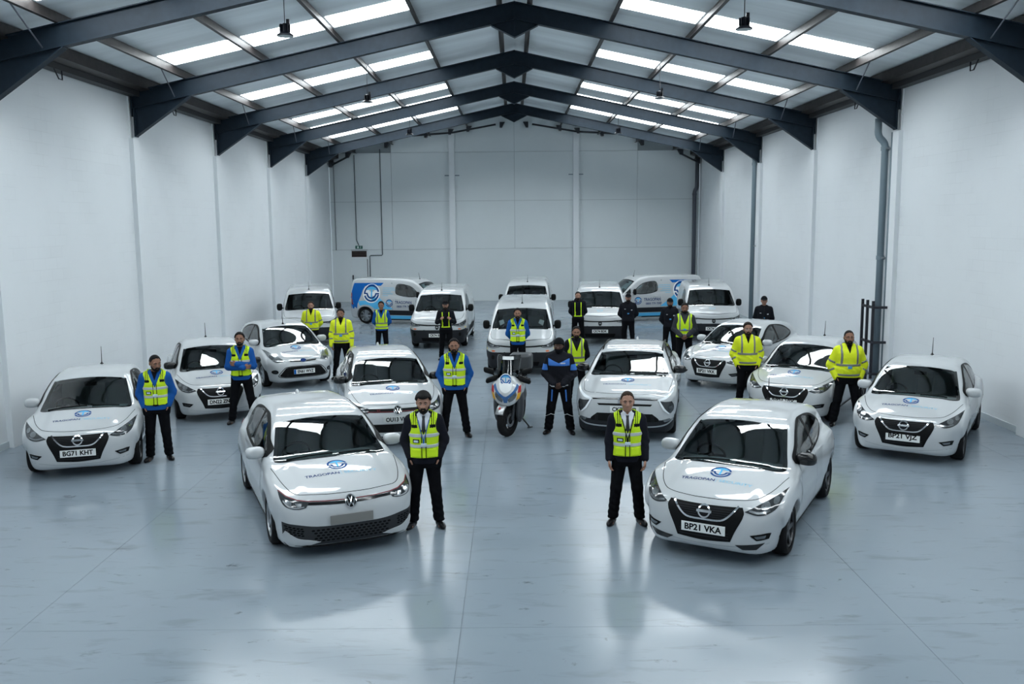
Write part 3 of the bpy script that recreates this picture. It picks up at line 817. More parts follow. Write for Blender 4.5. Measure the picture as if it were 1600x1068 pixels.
CARS['fiesta'] = dict(L=3.95, W=1.722, wb=2.489, fo=.82, rw=.30, res=.024,
    low=[(.22,.16),(.07,.19),(.012,.27),(.0,.42),(.02,.56),(.07,.66),(.15,.735),(.35,.825),(.62,.915),(.92,.985),(1.3,1.01),(2.2,1.02),(3.3,1.05),(3.7,1.04),(3.84,.9),(3.94,.68),(3.93,.45),(3.82,.27),(3.5,.19),(.8,.155)],
    up=[(.72,.90,1),(1.0,1.06),(1.55,1.37),(1.9,1.455),(2.3,1.48),(2.8,1.455),(3.25,1.39),(3.52,1.32),(3.66,1.12),(3.78,.9),(3.5,.75,1),(.8,.75,1)],
    plan=[(.0,.0),(.012,.28),(.05,.47),(.13,.63),(.29,.755),(.55,.83),(.85,.858),(1.4,.858),(2.4,.86),(3.2,.86),(3.6,.83),(3.82,.7),(3.92,.5),(3.945,.2),(3.95,0)],
    sec=[(.15,.90),(.25,.945),(.4,.975),(.58,1.0),(.72,.99),(.86,.97),(1.0,.93),(1.1,.90)],
    usec=[(.7,.84),(.98,.80),(1.15,.74),(1.3,.665),(1.42,.60),(1.52,.53)], uy=[(.6,.97),(1.6,1.0),(2.4,1.0),(3.2,.94),(3.8,.84)],
    bow=.12, crown=.06, bw=.17, rc=.07, k1=.11, k2=.10, hood=.012, hoodw=.48,
    fl=[((.83,.82,.62),(.09,.46,.25)), ((.82,3.3,.7),(.09,.48,.28))],
    ws=((.90,.995),(1.60,1.385)), wsx=(.715,.575), cav=1.0,
    dlo=[[(1.20,1.02),(1.42,1.175),(1.68,1.31),(1.96,1.38),(2.12,1.39),(2.17,1.04)], [(2.23,1.04),(2.19,1.38),(2.6,1.36),(2.95,1.29),(3.2,1.17),(3.1,1.09)]],
    tri=[(1.04,.99),(1.18,1.05),(1.18,1.0)],
    mir=(.88,1.32,1.05), rearw=[(-.5,1.04),(.5,1.04),(.42,1.3),(-.42,1.3)],
    hoodgap=[(-.76,.85),(-.60,.45),(-.40,.24),(-.2,.18),(0,.165),(.2,.18),(.40,.24),(.60,.45),(.76,.85)], logo=(.43,.57,.43), ant=(0,1.75))
CARS['crossover'] = dict(L=4.80, W=1.865, wb=2.785, fo=.95, rw=.36, res=.025,
    low=[(.25,.19),(.08,.20),(.02,.28),(.0,.45),(.01,.62),(.04,.74),(.09,.845),(.2,.895),(.5,.955),(.85,1.01),(1.2,1.05),(1.6,1.06),(2.6,1.06),(3.9,1.08),(4.55,1.06),(4.7,.9),(4.79,.68),(4.76,.42),(4.55,.26),(4.0,.2),(.9,.18)],
    up=[(1.02,.93,1),(1.95,1.395),(2.25,1.46),(2.7,1.485),(3.2,1.475),(3.7,1.42),(4.1,1.33),(4.4,1.2),(4.62,1.02),(4.3,.82,1),(1.1,.82,1)],
    plan=[(.0,.0),(.008,.36),(.035,.60),(.10,.76),(.24,.855),(.5,.91),(.95,.93),(1.6,.928),(2.8,.93),(3.8,.928),(4.4,.89),(4.65,.79),(4.76,.55),(4.795,.2),(4.8,0)],
    sec=[(.18,.95),(.3,.97),(.45,.985),(.65,1.0),(.8,.995),(.95,.97),(1.08,.92),(1.15,.9)],
    usec=[(.75,.88),(1.04,.84),(1.2,.77),(1.35,.69),(1.43,.63),(1.53,.56)], uy=[(.6,.97),(1.6,1.0),(2.8,1.0),(3.6,.95),(4.5,.84)],
    bow=.075, crown=.04, bw=.14, rc=.06, k1=.085, k2=.10, hood=.018, hoodw=.60,
    fl=[((.88,.95,.68),(.08,.52,.28)), ((.88,3.73,.7),(.08,.52,.3))],
    ws=((1.20,1.035),(1.95,1.39)), wsx=(.755,.61), cav=1.28,
    dlo=[[(1.58,1.06),(1.82,1.20),(2.08,1.33),(2.40,1.395),(2.68,1.405),(2.71,1.08)], [(2.77,1.08),(2.75,1.40),(3.2,1.39),(3.6,1.33),(3.95,1.22),(4.05,1.14),(3.8,1.09)]],
    tri=[(1.42,1.03),(1.56,1.09),(1.56,1.04)],
    mir=(.955,1.66,1.10), rearw=[(-.55,1.08),(.55,1.08),(.46,1.26),(-.46,1.26)],
    hoodgap=[(-.84,1.1),(-.80,.6),(-.74,.32),(-.45,.17),(0,.13),(.45,.17),(.74,.32),(.80,.6),(.84,1.1)], logo=(.53,.71,.47), ant=(0,3.6))
CARS['van'] = dict(L=4.40, W=1.848, wb=2.785, fo=.89, rw=.325, res=.026,
    low=[(.25,.20),(.07,.20),(.015,.28),(.0,.45),(.012,.60),(.04,.74),(.07,.88),(.13,.965),(.35,1.03),(.62,1.09),(.9,1.15),(1.3,1.17),(2.6,1.18),(4.2,1.18),(4.33,1.1),(4.38,.7),(4.385,.4),(4.3,.27),(3.9,.22),(.9,.19)],
    up=[(.68,1.02,1),(1.42,1.64),(1.62,1.745),(1.95,1.80),(2.6,1.82),(3.6,1.815),(4.15,1.80),(4.27,1.74),(4.33,1.4),(4.37,.9),(4.2,.8,1),(.8,.8,1)],
    plan=[(.0,.0),(.008,.38),(.035,.62),(.10,.77),(.24,.86),(.5,.905),(.9,.92),(1.6,.922),(2.8,.924),(3.8,.92),(4.2,.90),(4.33,.84),(4.375,.7),(4.38,.3),(4.385,0)],
    sec=[(.18,.955),(.3,.975),(.45,.99),(.65,1.0),(.85,.995),(1.0,.975),(1.15,.94),(1.25,.93)],
    usec=[(.8,.885),(1.1,.87),(1.3,.845),(1.5,.80),(1.65,.755),(1.78,.70),(1.9,.66)], uy=[(.6,.98),(1.6,1.0),(3.0,1.01),(4.4,1.0)],
    bow=.07, crown=.035, bw=.12, rc=.035, k1=.085, k2=.08, hood=.012, hoodw=.60,
    fl=[((.87,.89,.62),(.08,.46,.26)), ((.87,3.675,.62),(.08,.46,.26))],
    ws=((.86,1.135),(1.42,1.625)), wsx=(.80,.675), cav=.95,
    dlo=[[(1.30,1.16),(1.48,1.34),(1.66,1.48),(1.85,1.555),(2.32,1.575),(2.36,1.24),(2.26,1.17),(1.9,1.10),(1.5,1.10)]],
    tri=[(.98,1.13),(1.23,1.34),(1.23,1.12)],
    mir=(.985,1.36,1.20), rearw=[(-.6,1.15),(.6,1.15),(.55,1.6),(-.55,1.6)],
    hoodgap=[(-.82,.8),(-.80,.45),(-.74,.22),(-.4,.12),(0,.09),(.4,.12),(.74,.22),(.80,.45),(.82,.8)], logo=(.40,.50,.42), ant=(0,1.66))

for k_, s_ in (('micra', .035), ('golf', -.035), ('fiesta', .02), ('crossover', .0)):
    A_ = CARS[k_]['dlo'][0]; CARS[k_]['dlo'][0] = [(y+s_, z) for y, z in A_[:-2]]+A_[-2:]

def car_fn(T):
    low = Tab(catmull(T['low'])); up = Tab(catmull(T['up']))
    pl = catmull(T['plan'], False); plan = Tab(np.concatenate([pl, (pl*[1, -1])[::-1][1:-1]]))
    sz, sw = np.array(T['sec']).T; uz, uw = np.array(T['usec']).T; ty, tf = np.array(T['uy']).T
    # smooth the section tables
    zz = np.linspace(0, 2, 101)
    def sm(a, b):
        q = np.interp(zz, a, b); k = np.array([1, 2, 3, 4, 3, 2, 1.]); k /= k.sum(); return np.convolve(np.pad(q, 3, 'edge'), k, 'valid')
    sw_, uw_ = sm(sz, sw), sm(uz, uw)
    yy = np.linspace(-.5, 5.5, 121); tf_ = np.convolve(np.pad(np.interp(yy, ty, tf), 6, 'edge'), np.ones(13)/13, 'valid')
    wy = [(.0+T['fo']), T['fo']+T['wb']]; hwm = T['W']/2
    def f(P):
        x = np.abs(P[:, 0]); y = P[:, 1]; z = P[:, 2]
        hw = np.interp(z, zz, sw_)
        dp = plan(y, x/hw)*.97
        fr = 1-sstep(.3, 1.6, y)
        cr = T['crown']*x*x + T['hood']*sstep(T['hoodw']-.07, T['hoodw']+.07, x)*(1-sstep(.9, 1.4, y))*sstep(.55, .8, z)
        d1 = low(y-T['bow']*x*x*fr*1.3, z+cr)
        d = smax(d1, dp, T['k1'])
        for c, r in T['fl']:
            q = np.stack([x, y, z], 1); d = smin(d, ellip(q, c, r)+.055, .15)
        fu = np.interp(y, yy, tf_)
        d2 = smax(up(y-T['bw']*x*x*(1-sstep(1.6, 2.6, y)), z+T['rc']*x*x), (x-np.interp(z, zz, uw_)*fu)*.93, T['k2'])
        d = smin(d, d2, .035)
        d = np.maximum(d, .16-z)
        for w_ in wy:
            c = smax(np.hypot(y-w_, z-T['rw'])-(T['rw']+.045), (hwm-.30)-x, .02)
            d = smax(d, -c, .015)
        return d
    return f

def make_wheel(T, rimmat, spokes=5, style=0):
    """wheel mesh data for the +x side, centred at origin, axis x"""
    r = T['rw']; w_ = .205; rr = r*.70
    mb = MB().lathe([(rr, -w_/2), (r*.90, -w_/2), (r*.975, -w_*.40), (r, -w_*.28), (r, w_*.28), (r*.975, w_*.40), (r*.90, w_/2), (rr*1.02, w_/2*.96)], axis=0, n=36)
    tyre = mb
    rim = MB().lathe([(rr*1.03, w_*.44), (rr*.97, w_*.46), (rr*.93, w_*.36), (rr*.90, -w_*.3), (0, -w_*.30)], axis=0, n=36)
    n = spokes; xo = w_*.40
    for k in range(n):
        for dd in ((-.16, .16) if style == 0 else (0,)):
            a = 2*math.pi*k/n + dd*.55
            ca, sa = math.cos(a), math.sin(a)
            wi, wo = (.020, .026) if style == 0 else (.035, .026)
            def q(rad, off, x): return (x, ca*rad-sa*off, sa*rad+ca*off)
            r0, r1 = .045, rr*.96
            V = [q(r0, -wi, xo*.85), q(r0, wi, xo*.85), q(r1, wo, xo), q(r1, -wo, xo), q(r0, -wi, xo*.85-.03), q(r0, wi, xo*.85-.03), q(r1, wo, xo-.03), q(r1, -wo, xo-.03)]
            rim.add(V, [(0, 3, 2, 1), (0, 1, 5, 4), (1, 2, 6, 5), (2, 3, 7, 6), (3, 0, 4, 7)])
    rim.lathe([(.0, xo*.95), (.035, xo*.93), (.06, xo*.85), (.065, xo*.6)], axis=0, n=16)
    return tyre, rim

PROTO = {}
def build_body(kind, name):
    T = CARS[kind]; f = car_fn(T); L, W_ = T['L'], T['W']; O = (0, -L/2, 0); T['ofs'] = O
    root = thing(name)
    top = max(p[1] for p in T['up'])
    (yb, zb), (yt, zt_) = T['ws']; S = math.hypot(yt-yb, zt_-zb); cy, cz = (yt-yb)/S, (zt_-zb)/S
    lo = (-W_/2-.06, -.06, .10); hi = (W_/2+.06, L+.06, top+.08)
    def cavf(P): return smax(smax(f(P)+.045, T['cav']-.10+.25*P[:, 0]**2-P[:, 1]+np.maximum(0, .9-P[:, 2])*.6, .03), .42-P[:, 2], .05)
    g = lambda P: np.maximum(f(P), -cavf(P))
    V, Q, N = sdf_mesh(g, lo, hi, T['res'], 2)
    # outer skin only, for laying things on it
    C = V[Q].mean(1); fc = f(C); outer = fc > -.02
    tri = np.concatenate([Q[outer][:, :3], Q[outer][:, [0, 2, 3]]])
    bvh = BVHTree.FromPolygons(V.tolist(), tri.tolist())
    wsx0, wsx1 = T['wsx']
    k = .05*S
    wpoly = rnd_poly([(-wsx0+.006, .075), (-wsx0+.035, .018), (-wsx0+.10, -.012), (-wsx0*.5, -.036), (0, -.045), (wsx0*.5, -.036), (wsx0-.10, -.012), (wsx0-.035, .018), (wsx0-.006, .075), ((wsx0+wsx1)/2+.008, S*.5), (wsx1, S, 1), (0, S+.02), (-wsx1, S, 1), (-(wsx0+wsx1)/2-.008, S*.5)], 4)
    wsf = Frame((0, yb+cz*.0-cz*1.2, zb+cy*1.2), (1, 0, 0), (0, cy, cz), (0, cz, -cy))
    rel = C-np.array([0, yb, zb]); s_ = rel[:, 1]*cy+rel[:, 2]*cz; nd = np.abs(rel[:, 1]*cz-rel[:, 2]*cy)
    win = inset(wpoly, .045)
    kill = in_poly(win, C[:, 0], s_) & (nd < .26) & (C[:, 2] > zb-.08)
    for poly in T['dlo']:
        kill |= in_poly(inset(rnd_poly(poly, 3), .022), C[:, 1], C[:, 2]) & (np.abs(C[:, 0]) > .42)
    keep = outer & ~kill; inn = ~outer & ~kill
    def sub(mask, nm, mt):
        q = Q[mask]; ids, inv = np.unique(q, return_inverse=True)
        return mesh_obj(nm, V[ids], inv.reshape(q.shape), mt, root, normals=N[ids], ofs=O)
    bo = sub(keep, 'body', PAINT)
    if kind in ('van', 'crossover'):                    # moulded dark bumper corners
        zl = .615 if kind == 'van' else .40
        bo.data.materials.append(BLACKPLASTIC); ck = C[keep]
        bo.data.polygons.foreach_set('material_index', ((ck[:, 2] < zl) & (ck[:, 1] < T['fo']-.30)).astype(np.int32))
    sub(inn, 'cabin_lining', INTERIOR)
    fr = Frame((0, -1, 0), (1, 0, 0), (0, 0, 1), (0, 1, 0))
    tp = Frame((0, 0, 3), (1, 0, 0), (0, 1, 0), (0, 0, -1))
    sl = {-1: Frame((-3, 0, 0), (0, 1, 0), (0, 0, 1), (1, 0, 0)), 1: Frame((3, 0, 0), (0, 1, 0), (0, 0, 1), (-1, 0, 0))}
    T.update(fr=fr, tp=tp, sl=sl, bvh=bvh, root=root, wsf=wsf, f=f)
    # windscreen: black border and glass
    lay('windscreen_border', poly_shape(wpoly, .06, inset(wpoly, .055)), wsf, bvh, .002, BLACKGLOSS, root, ofs=O)
    lay('windscreen', poly_shape(inset(wpoly, .004), .05), wsf, bvh, .005, GLASS, root, ofs=O)
    # side windows
    for s in (-1, 1):
        for poly in T['dlo']:
            p = rnd_poly(poly, 5)
            lay('side_window_frame', poly_shape(p, .03, inset(p, .028)), sl[s], bvh, .0075, BLACKTRIM, root, ofs=O)
            lay('side_window', poly_shape(inset(p, .01), .06), sl[s], bvh, .0085, GLASS, root, ofs=O)
        if kind == 'van':
            lay('corner_window', poly_shape(T['tri'], .05), sl[s], bvh, .003, BLACKGLOSS, root, ofs=O)
        else:                                           # black surround and the pillar between front and rear glass
            A, B = T['dlo']; un = rnd_poly(A[:-1]+B[2:], 7)
            lay('window_surround', poly_shape(inset(un, -.032 if kind == 'golf' else -.024), .02, inset(un, .006)), sl[s], bvh, .007, BLACKTRIM, root, ofs=O)
            lay('window_pillar', poly_shape([(A[-1][0]-.03, A[-1][1]-.01), (B[0][0]+.03, B[0][1]-.01), (B[1][0]+.02, B[1][1]), (A[-2][0]-.02, A[-2][1])], .03), sl[s], bvh, .0095, BLACKTRIM, root, ofs=O)
    rf = Frame((0, L+1, 0), (-1, 0, 0), (0, 0, 1), (0, -1, 0))
    lay('rear_window', poly_shape(rnd_poly(T['rearw'], 3), .08), rf, bvh, .004, BLACKGLOSS, root, ofs=O)
    # shut lines
    lay('bonnet_gap', stroke(catmull(T['hoodgap'], False, 5), .009), tp, bvh, .0015, BLACKTRIM, root, ofs=O)
    A = T['dlo'][0]; yd0 = T['fo']+.50; yd1 = A[-1][0]+.03 if kind != 'van' else 2.45; zt2 = max(p[1] for p in A)
    for s in (-1, 1):
        lay('door_gap', stroke(catmull([(yd0+.1, .97), (yd0+.04, .75), (yd0, .5), (yd0+.03, .28), (yd0+.3, .235), (yd1-.2, .235), (yd1, .34), (yd1+.03, .7), (yd1, .99)], False, 4), .008), sl[s], bvh, .0015, BLACKTRIM, root, ofs=O)
        hb = Vector((s*(W_/2+.5), yd1-.18, .86 if kind != 'van' else 1.0)); h = bvh.ray_cast(hb, Vector((-s, 0, 0)))
        if h[0]: MB().tube([h[0]+Vector((s*q, d, 0)) for q, d in ((0, -.09), (.025, -.07), (.028, .07), (0, .09))], .013, 8).build('door_handle', PAINT, root, smooth=True, ofs=O)
        # sill
        sp = rnd_poly([(T['fo']+.42, .17, 1), (T['fo']+T['wb']-.42, .17, 1), (T['fo']+T['wb']-.42, .225, 1), (T['fo']+.42, .225, 1)], 1)
        lay('sill_trim', poly_shape(sp, .1), sl[s], bvh, .004, BLACKTRIM, root, ofs=O)
        # tail lights, seen from the side
        tl = {'van': [(4.2,.75),(4.34,.75),(4.34,1.25),(4.27,1.25)]}.get(kind, [(L-.30,.78),(L-.12,.76),(L-.14,.95),(L-.34,.93)])
        lay('tail_light', poly_shape(tl, .06), sl[s], bvh, .006, REDLAMP, root, .01, ofs=O)
    # mirrors
    mx, my, mz = T['mir']
    blackm = kind == 'van'
    for s in (-1, 1):
        h = (.135, .09, .092) if not blackm else (.105, .08, .14)
        mf = lambda P: smax(smax(ellip(P, (s*mx, my, mz), (h[0], h[1], h[2]))*.9, rbox(P, (s*mx, my-.01, mz), (h[0]*.93, h[1]*.85, h[2]*.86), .045), .02), (P[:, 1]-my-.035), .01)
        mm = T.get('mirmat', {}).get(s) or (BLACKTRIM if blackm else PAINT)
        mo = sdf_obj('wing_mirror', mf, (s*mx-.17, my-.13, mz-.18), (s*mx+.17, my+.10, mz+.18), .014, mm, root, ofs=O)
        MB().box((s*mx, my+.037, mz), (h[0]*1.5, .004, h[2]*1.3)).build('mirror_glass', CHROME, mo, ofs=O)
        MB().prism([(s*(mx-.06), mz-.045), (s*(W_/2-.09), mz-.07), (s*(W_/2-.09), mz-.02), (s*(mx-.06), mz-.015)], 1, my-.03, my+.02).build('mirror_stalk', BLACKTRIM, root, ofs=O)
    # wipers
    for (x0, x1) in ((-.58, .02), (.10, .52)) if kind != 'van' else ((-.60, .02), (.08, .58)):
        pts = []
        for x, s2 in ((x0, .035), ((x0+x1)/2, .055), (x1, .06)):
            h = bvh.ray_cast(Vector(wsf.o+wsf.u*x+wsf.v*s2), Vector(wsf.d))
            pts.append(h[0]+Vector((0, -cz, cy))*.014 if h[0] else Vector((x, yb, zb)))
        MB().tube(pts, .009, 6).build('wiper', BLACKTRIM, root, smooth=True, ofs=O)
    # cowl
    # antenna
    ax, ay = T['ant']; h = bvh.ray_cast(Vector((ax, ay, 3)), Vector((0, 0, -1)))[0]
    if kind in ('golf', 'crossover'):
        sdf_obj('antenna_fin', lambda P: ellip(P, (h.x, h.y, h.z), (.028, .10, .055))*.8, (h.x-.05, h.y-.13, h.z-.03), (h.x+.05, h.y+.13, h.z+.08), .012, PAINT if kind == 'golf' else PAINT, root, ofs=O)
    else:
        a = MB(); a.lathe([(.035, 0), (.03, .015), (.012, .03), (.008, .05)], (h.x, h.y, h.z-.004), n=12); a.tube([h+Vector((0, 0, .04)), h+Vector((0, .05, .33 if kind != 'van' else .26))], [.008, .004], 6)
        a.build('antenna', BLACKTRIM, root, smooth=True, ofs=O)
    # wheels
    rim_m, sp, st = {'micra': (RIMDARK, 5, 1), 'golf': (RIMSILVER, 5, 0), 'fiesta': (RIMSILVER, 7, 1), 'crossover': (RIMSILVER, 5, 0), 'van': (RIMSILVER, 8, 1)}[kind]
    ty, ri = make_wheel(T, rim_m, sp, st)
    tyd = rid = None
    for s in (-1, 1):
        for y in (T['fo'], T['fo']+T['wb']):
            if tyd is None:
                o = ty.build('wheel', RUBBER, root, smooth=True); tyd = o.data
                r_ = ri.build('rim', rim_m, o); rid = r_.data; o.data.set_sharp_from_angle(angle=.7)
            else:
                o = bpy.data.objects.new('wheel', tyd); COL.objects.link(o); o.parent = root
                r_ = bpy.data.objects.new('rim', rid); COL.objects.link(r_); r_.parent = o
            o.location = (s*(W_/2-.125), y+O[1], T['rw']); o.rotation_euler = (0, 0, 0 if s > 0 else math.pi)
    # cabin: dashboard, wheel, seats
    cy0 = T['cav']
    zf = zb-.02
    dx = W_/2-.16
    sdf_obj('dashboard', lambda P: rbox(P, (0, cy0+.20, zf-.20), (dx, .28, .17), .07), (-dx-.05, cy0-.12, zf-.42), (dx+.05, cy0+.53, zf+.02), .035, INTERIOR, root, ofs=O)
    st_ = MB(); a = []
    for k in range(21):
        t = 2*math.pi*k/20; a.append((-.36+.18*math.cos(t), cy0+.50-.09*math.sin(t), zf-.02+.155*math.sin(t)))
    st_.tube(a, .016, 6, cap=False); st_.tube([(-.53, cy0+.5, zf-.03), (-.19, cy0+.5, zf-.03)], .02, 6); st_.tube([(-.36, cy0+.5, zf-.03), (-.36, cy0+.36, zf-.08)], .04, 8)
    st_.build('steering_wheel', BLACKTRIM, root, smooth=True, ofs=O)
    for s in (-1, 1):
        x = s*.36; ys = cy0+.95
        def sf(P):
            d = smin(rbox(P, (x, ys, zf-.42), (.25, .26, .09), .06), rbox(P-np.stack([0*P[:, 2], (P[:, 2]-zf+.35)*.28, 0*P[:, 2]], 1), (x, ys+.28, zf-.10), (.23, .07, .34), .06), .05)
            return smin(d, rbox(P-np.stack([0*P[:, 2], (P[:, 2]-zf+.35)*.28, 0*P[:, 2]], 1), (x, ys+.28, zf+.31), (.12, .05, .085), .04), .03)
        sdf_obj('front_seat', sf, (x-.3, ys-.32, zf-.55), (x+.3, ys+.70, zf+.43), .04, SEATFAB, root, ofs=O)
    if kind != 'van':
        sdf_obj('rear_bench', lambda P: rbox(P, (0, cy0+2.0, zf-.15), (.6, .1, .32), .07), (-.65, cy0+1.85, zf-.52), (.65, cy0+2.15, zf+.2), .05, SEATFAB, root, ofs=O)
    else:
        MB().box((0, 2.55, 1.15), (W_-.30, .03, 1.0)).build('bulkhead', INTERIOR, root, ofs=O)
    # rear-view mirror
    MB().box((0, yt-.02, zt_-.10), (.2, .03, .06)).build('inside_mirror', BLACKTRIM, root, ofs=O)
    return root, T

D_EMB, L_EMB = emblem_parts()
def bonnet_logo(T, sec=True):
    root = T['root']; O = T['ofs']; y0, ye, half = T['logo']
    sz = half*.125
    fr, bvh = T['tp'], T['bvh']
    lg = lay('bonnet_logo', xf(D_EMB, .130, (0, ye+.115)), fr, bvh, .0025, LOGO_D, root, ofs=O)
    lay('emblem_anchor', xf(L_EMB, .130, (0, ye+.115)), fr, bvh, .0027, LOGO_L, lg, ofs=O)
    h = .056
    lay('lettering_left', xf(text_shape('TRAGOPAN', h, width=half*.92), 1, (-half*.50, y0+.02)), fr, bvh, .0025, LOGO_T, lg, ofs=O)
    lay('lettering_bar', stroke([(0, y0-.0), (0, y0+.10)], .006), fr, bvh, .0025, LOGO_P, lg, ofs=O)
    lay('lettering_right', xf(text_shape('SECURITY', h*.95, width=half*.90), 1, (half*.53, y0+.02)), fr, bvh, .0025, LOGO_P, lg, ofs=O)

def add_plate(root, T, text, z, eu=False, blank=False, material=None):
    h = T['bvh'].ray_cast(Vector((0, -1, z)), Vector((0, 1, 0)))[0]
    y = h.y-.016; O = T['ofs']
    o = MB().box((0, y, z), (.52, .012, .111)).build('number_plate', material or (PLATEGREY if blank else PLATEW), root, ofs=O)
    # thin dark surround
    MB().box((0, y+.007, z), (.48, .012, .085)).build('plate_holder', BLACKTRIM, o, ofs=O)
    if text:
        S = text_shape(text, .074, width=.44 if not eu else .40, bold=.034); P = S[0]
        dx = .03 if eu else 0
        V = np.stack([P[:, 0]+dx, np.full(len(P), y-.0072), P[:, 1]+z-.037], 1)
        mesh_obj('plate_text', V, S[1], INK, o, smooth=False, ofs=O)
    if eu: MB().box((-.235, y-.0065, z), (.05, .002, .108)).build('plate_band', LOGO_M, o, ofs=O)

def lamp(T, nm, poly, off=.006, m=LAMPGLASS, grid=.035, parent=None, thick=.02, both=True):
    """front lamp outline for the right side, mirrored to the left; returns both"""
    out = []
    for s in ((1, -1) if both else (1,)):
        P = rnd_poly(poly, 4)
        if s < 0: P = P[::-1]*[-1, 1]
        out.append(lay(nm, poly_shape(P, grid), T['fr'], T['bvh'], off, m, T['root'] if parent is None else parent, thick, ofs=T['ofs']))
    return out
def inlay(T, nm, poly, off, m, parents, grid=.035, rp=4, thick=0.):
    for s, pr in zip((1, -1), parents):
        P = rnd_poly(poly, rp) if rp else np.array(poly)[:, :2]
        if s < 0: P = P[::-1]*[-1, 1]
        lay(nm, poly_shape(P, grid), T['fr'], T['bvh'], off, m, pr, thick, ofs=T['ofs'])
def front(T, nm, shape, off, m, parent=None, thick=0.):
    return lay(nm, shape, T['fr'], T['bvh'], off, m, T['root'] if parent is None else parent, thick, ofs=T['ofs'])
def slats(T, nm, x, zs_, h, off, m, parent, n=8):
    for z in zs_:
        P = np.array([(-x, z-h/2), (x, z-h/2), (x, z+h/2), (-x, z+h/2)])
        front(T, nm, poly_shape([tuple(p) for p in P], .06), off, m, parent, .006)

def front_micra(T, low_inserts=False, badge_red=False):
    gp = rnd_poly([(-.43,.705,1),(-.2,.70),(0,.698),(.2,.70),(.43,.705,1),(.455,.64),(.36,.42),(.315,.305,1),(0,.285),(-.315,.305,1),(-.36,.42),(-.455,.64)], 4)
    g = front(T, 'grille', poly_shape(gp, .035), .004, BLACKTRIM, None, .02)
    v = [(-.385,.71),(-.25,.565),(-.18,.535),(0,.53),(.18,.535),(.25,.565),(.385,.71)]
    front(T, 'grille_chrome', stroke(catmull([(-.385,.71,1),(-.27,.585),(-.2,.545),(0,.537),(.2,.545),(.27,.585),(.385,.71,1)], False, 4), .020), .012, CHROME, g, .012)
    for z in (.57, .595, .62, .645, .67):
        wd = .21+(z-.545)*1.05
        front(T, 'grille_bar', stroke([(-wd, z), (0, z), (wd, z)], .008), .008, BLACKPLASTIC, g, .006)
    for z in (.335, .365, .395): front(T, 'grille_bar', stroke([(-.29, z), (0, z), (.29, z)], .010), .008, BLACKPLASTIC, g, .006)
    bd = front(T, 'badge', ring(.058, .075, c=(0, .625)), .02, CHROME, None, .02)
    front(T, 'badge_bar', poly_shape([(-.088,.612),(.088,.612),(.088,.638),(-.088,.638)], .05), .024, CHROME, bd, .02)
    if badge_red: pass
    hl = lamp(T, 'headlight', [(.455,.665,1),(.60,.635),(.71,.655),(.775,.70),(.815,.79),(.835,.86,1),(.74,.80),(.60,.735)])
    inlay(T, 'light_strip', [(.50,.668,1),(.62,.650),(.72,.675,1),(.71,.695,1),(.62,.672),(.51,.688,1)], .009, LAMPCHROME, hl)
    inlay(T, 'reflector', [(.665+.045*math.cos(t), .722+.034*math.sin(t)) for t in np.linspace(0, 5.5, 8)], .009, LAMPCHROME, hl)
    inlay(T, 'reflector', [(.755+.032*math.cos(t), .765+.030*math.sin(t)) for t in np.linspace(0, 5.5, 8)], .009, LAMPCHROME, hl)
    fg = lamp(T, 'fog_lamp', [(.53,.405,1),(.70,.43),(.735,.425,1),(.715,.36,1),(.60,.345,1)], m=BLACKTRIM)
    inlay(T, 'fog_lens', [(.575,.395,1),(.69,.41,1),(.68,.375,1),(.605,.365,1)], .010, LAMPCHROME, fg)
    front(T, 'lower_lip_gap', stroke(catmull([(-.72,.30),(-.45,.265),(-.25,.245),(.25,.245),(.45,.265),(.72,.30)], False, 5), .008), .002, SHADOWGAP)
    if low_inserts:
        lamp(T, 'bumper_insert', [(.37,.275,1),(.50,.29),(.68,.315,1),(.60,.235,1),(.45,.225,1)], m=BLACKGLOSS)
    T['plz'] = .43
    bonnet_logo(T)

def vw_badge(T, z, r=.07):
    bd = front(T, 'badge', disc(r*.98, 28, (0, z)), .014, BLACKTRIM, None, .03)
    front(T, 'badge_ring', ring(r*.86, r, c=(0, z)), .018, CHROME, bd)
    q = r*.86
    front(T, 'badge_v', stroke([(-.36*q, z+.82*q), (0, z+.12*q), (.36*q, z+.82*q)], .013), .019, CHROME, bd)
    front(T, 'badge_w', stroke([(-.80*q, z+.42*q), (-.42*q, z-.72*q), (0, z+.02*q), (.42*q, z-.72*q), (.80*q, z+.42*q)], .013), .019, CHROME, bd)

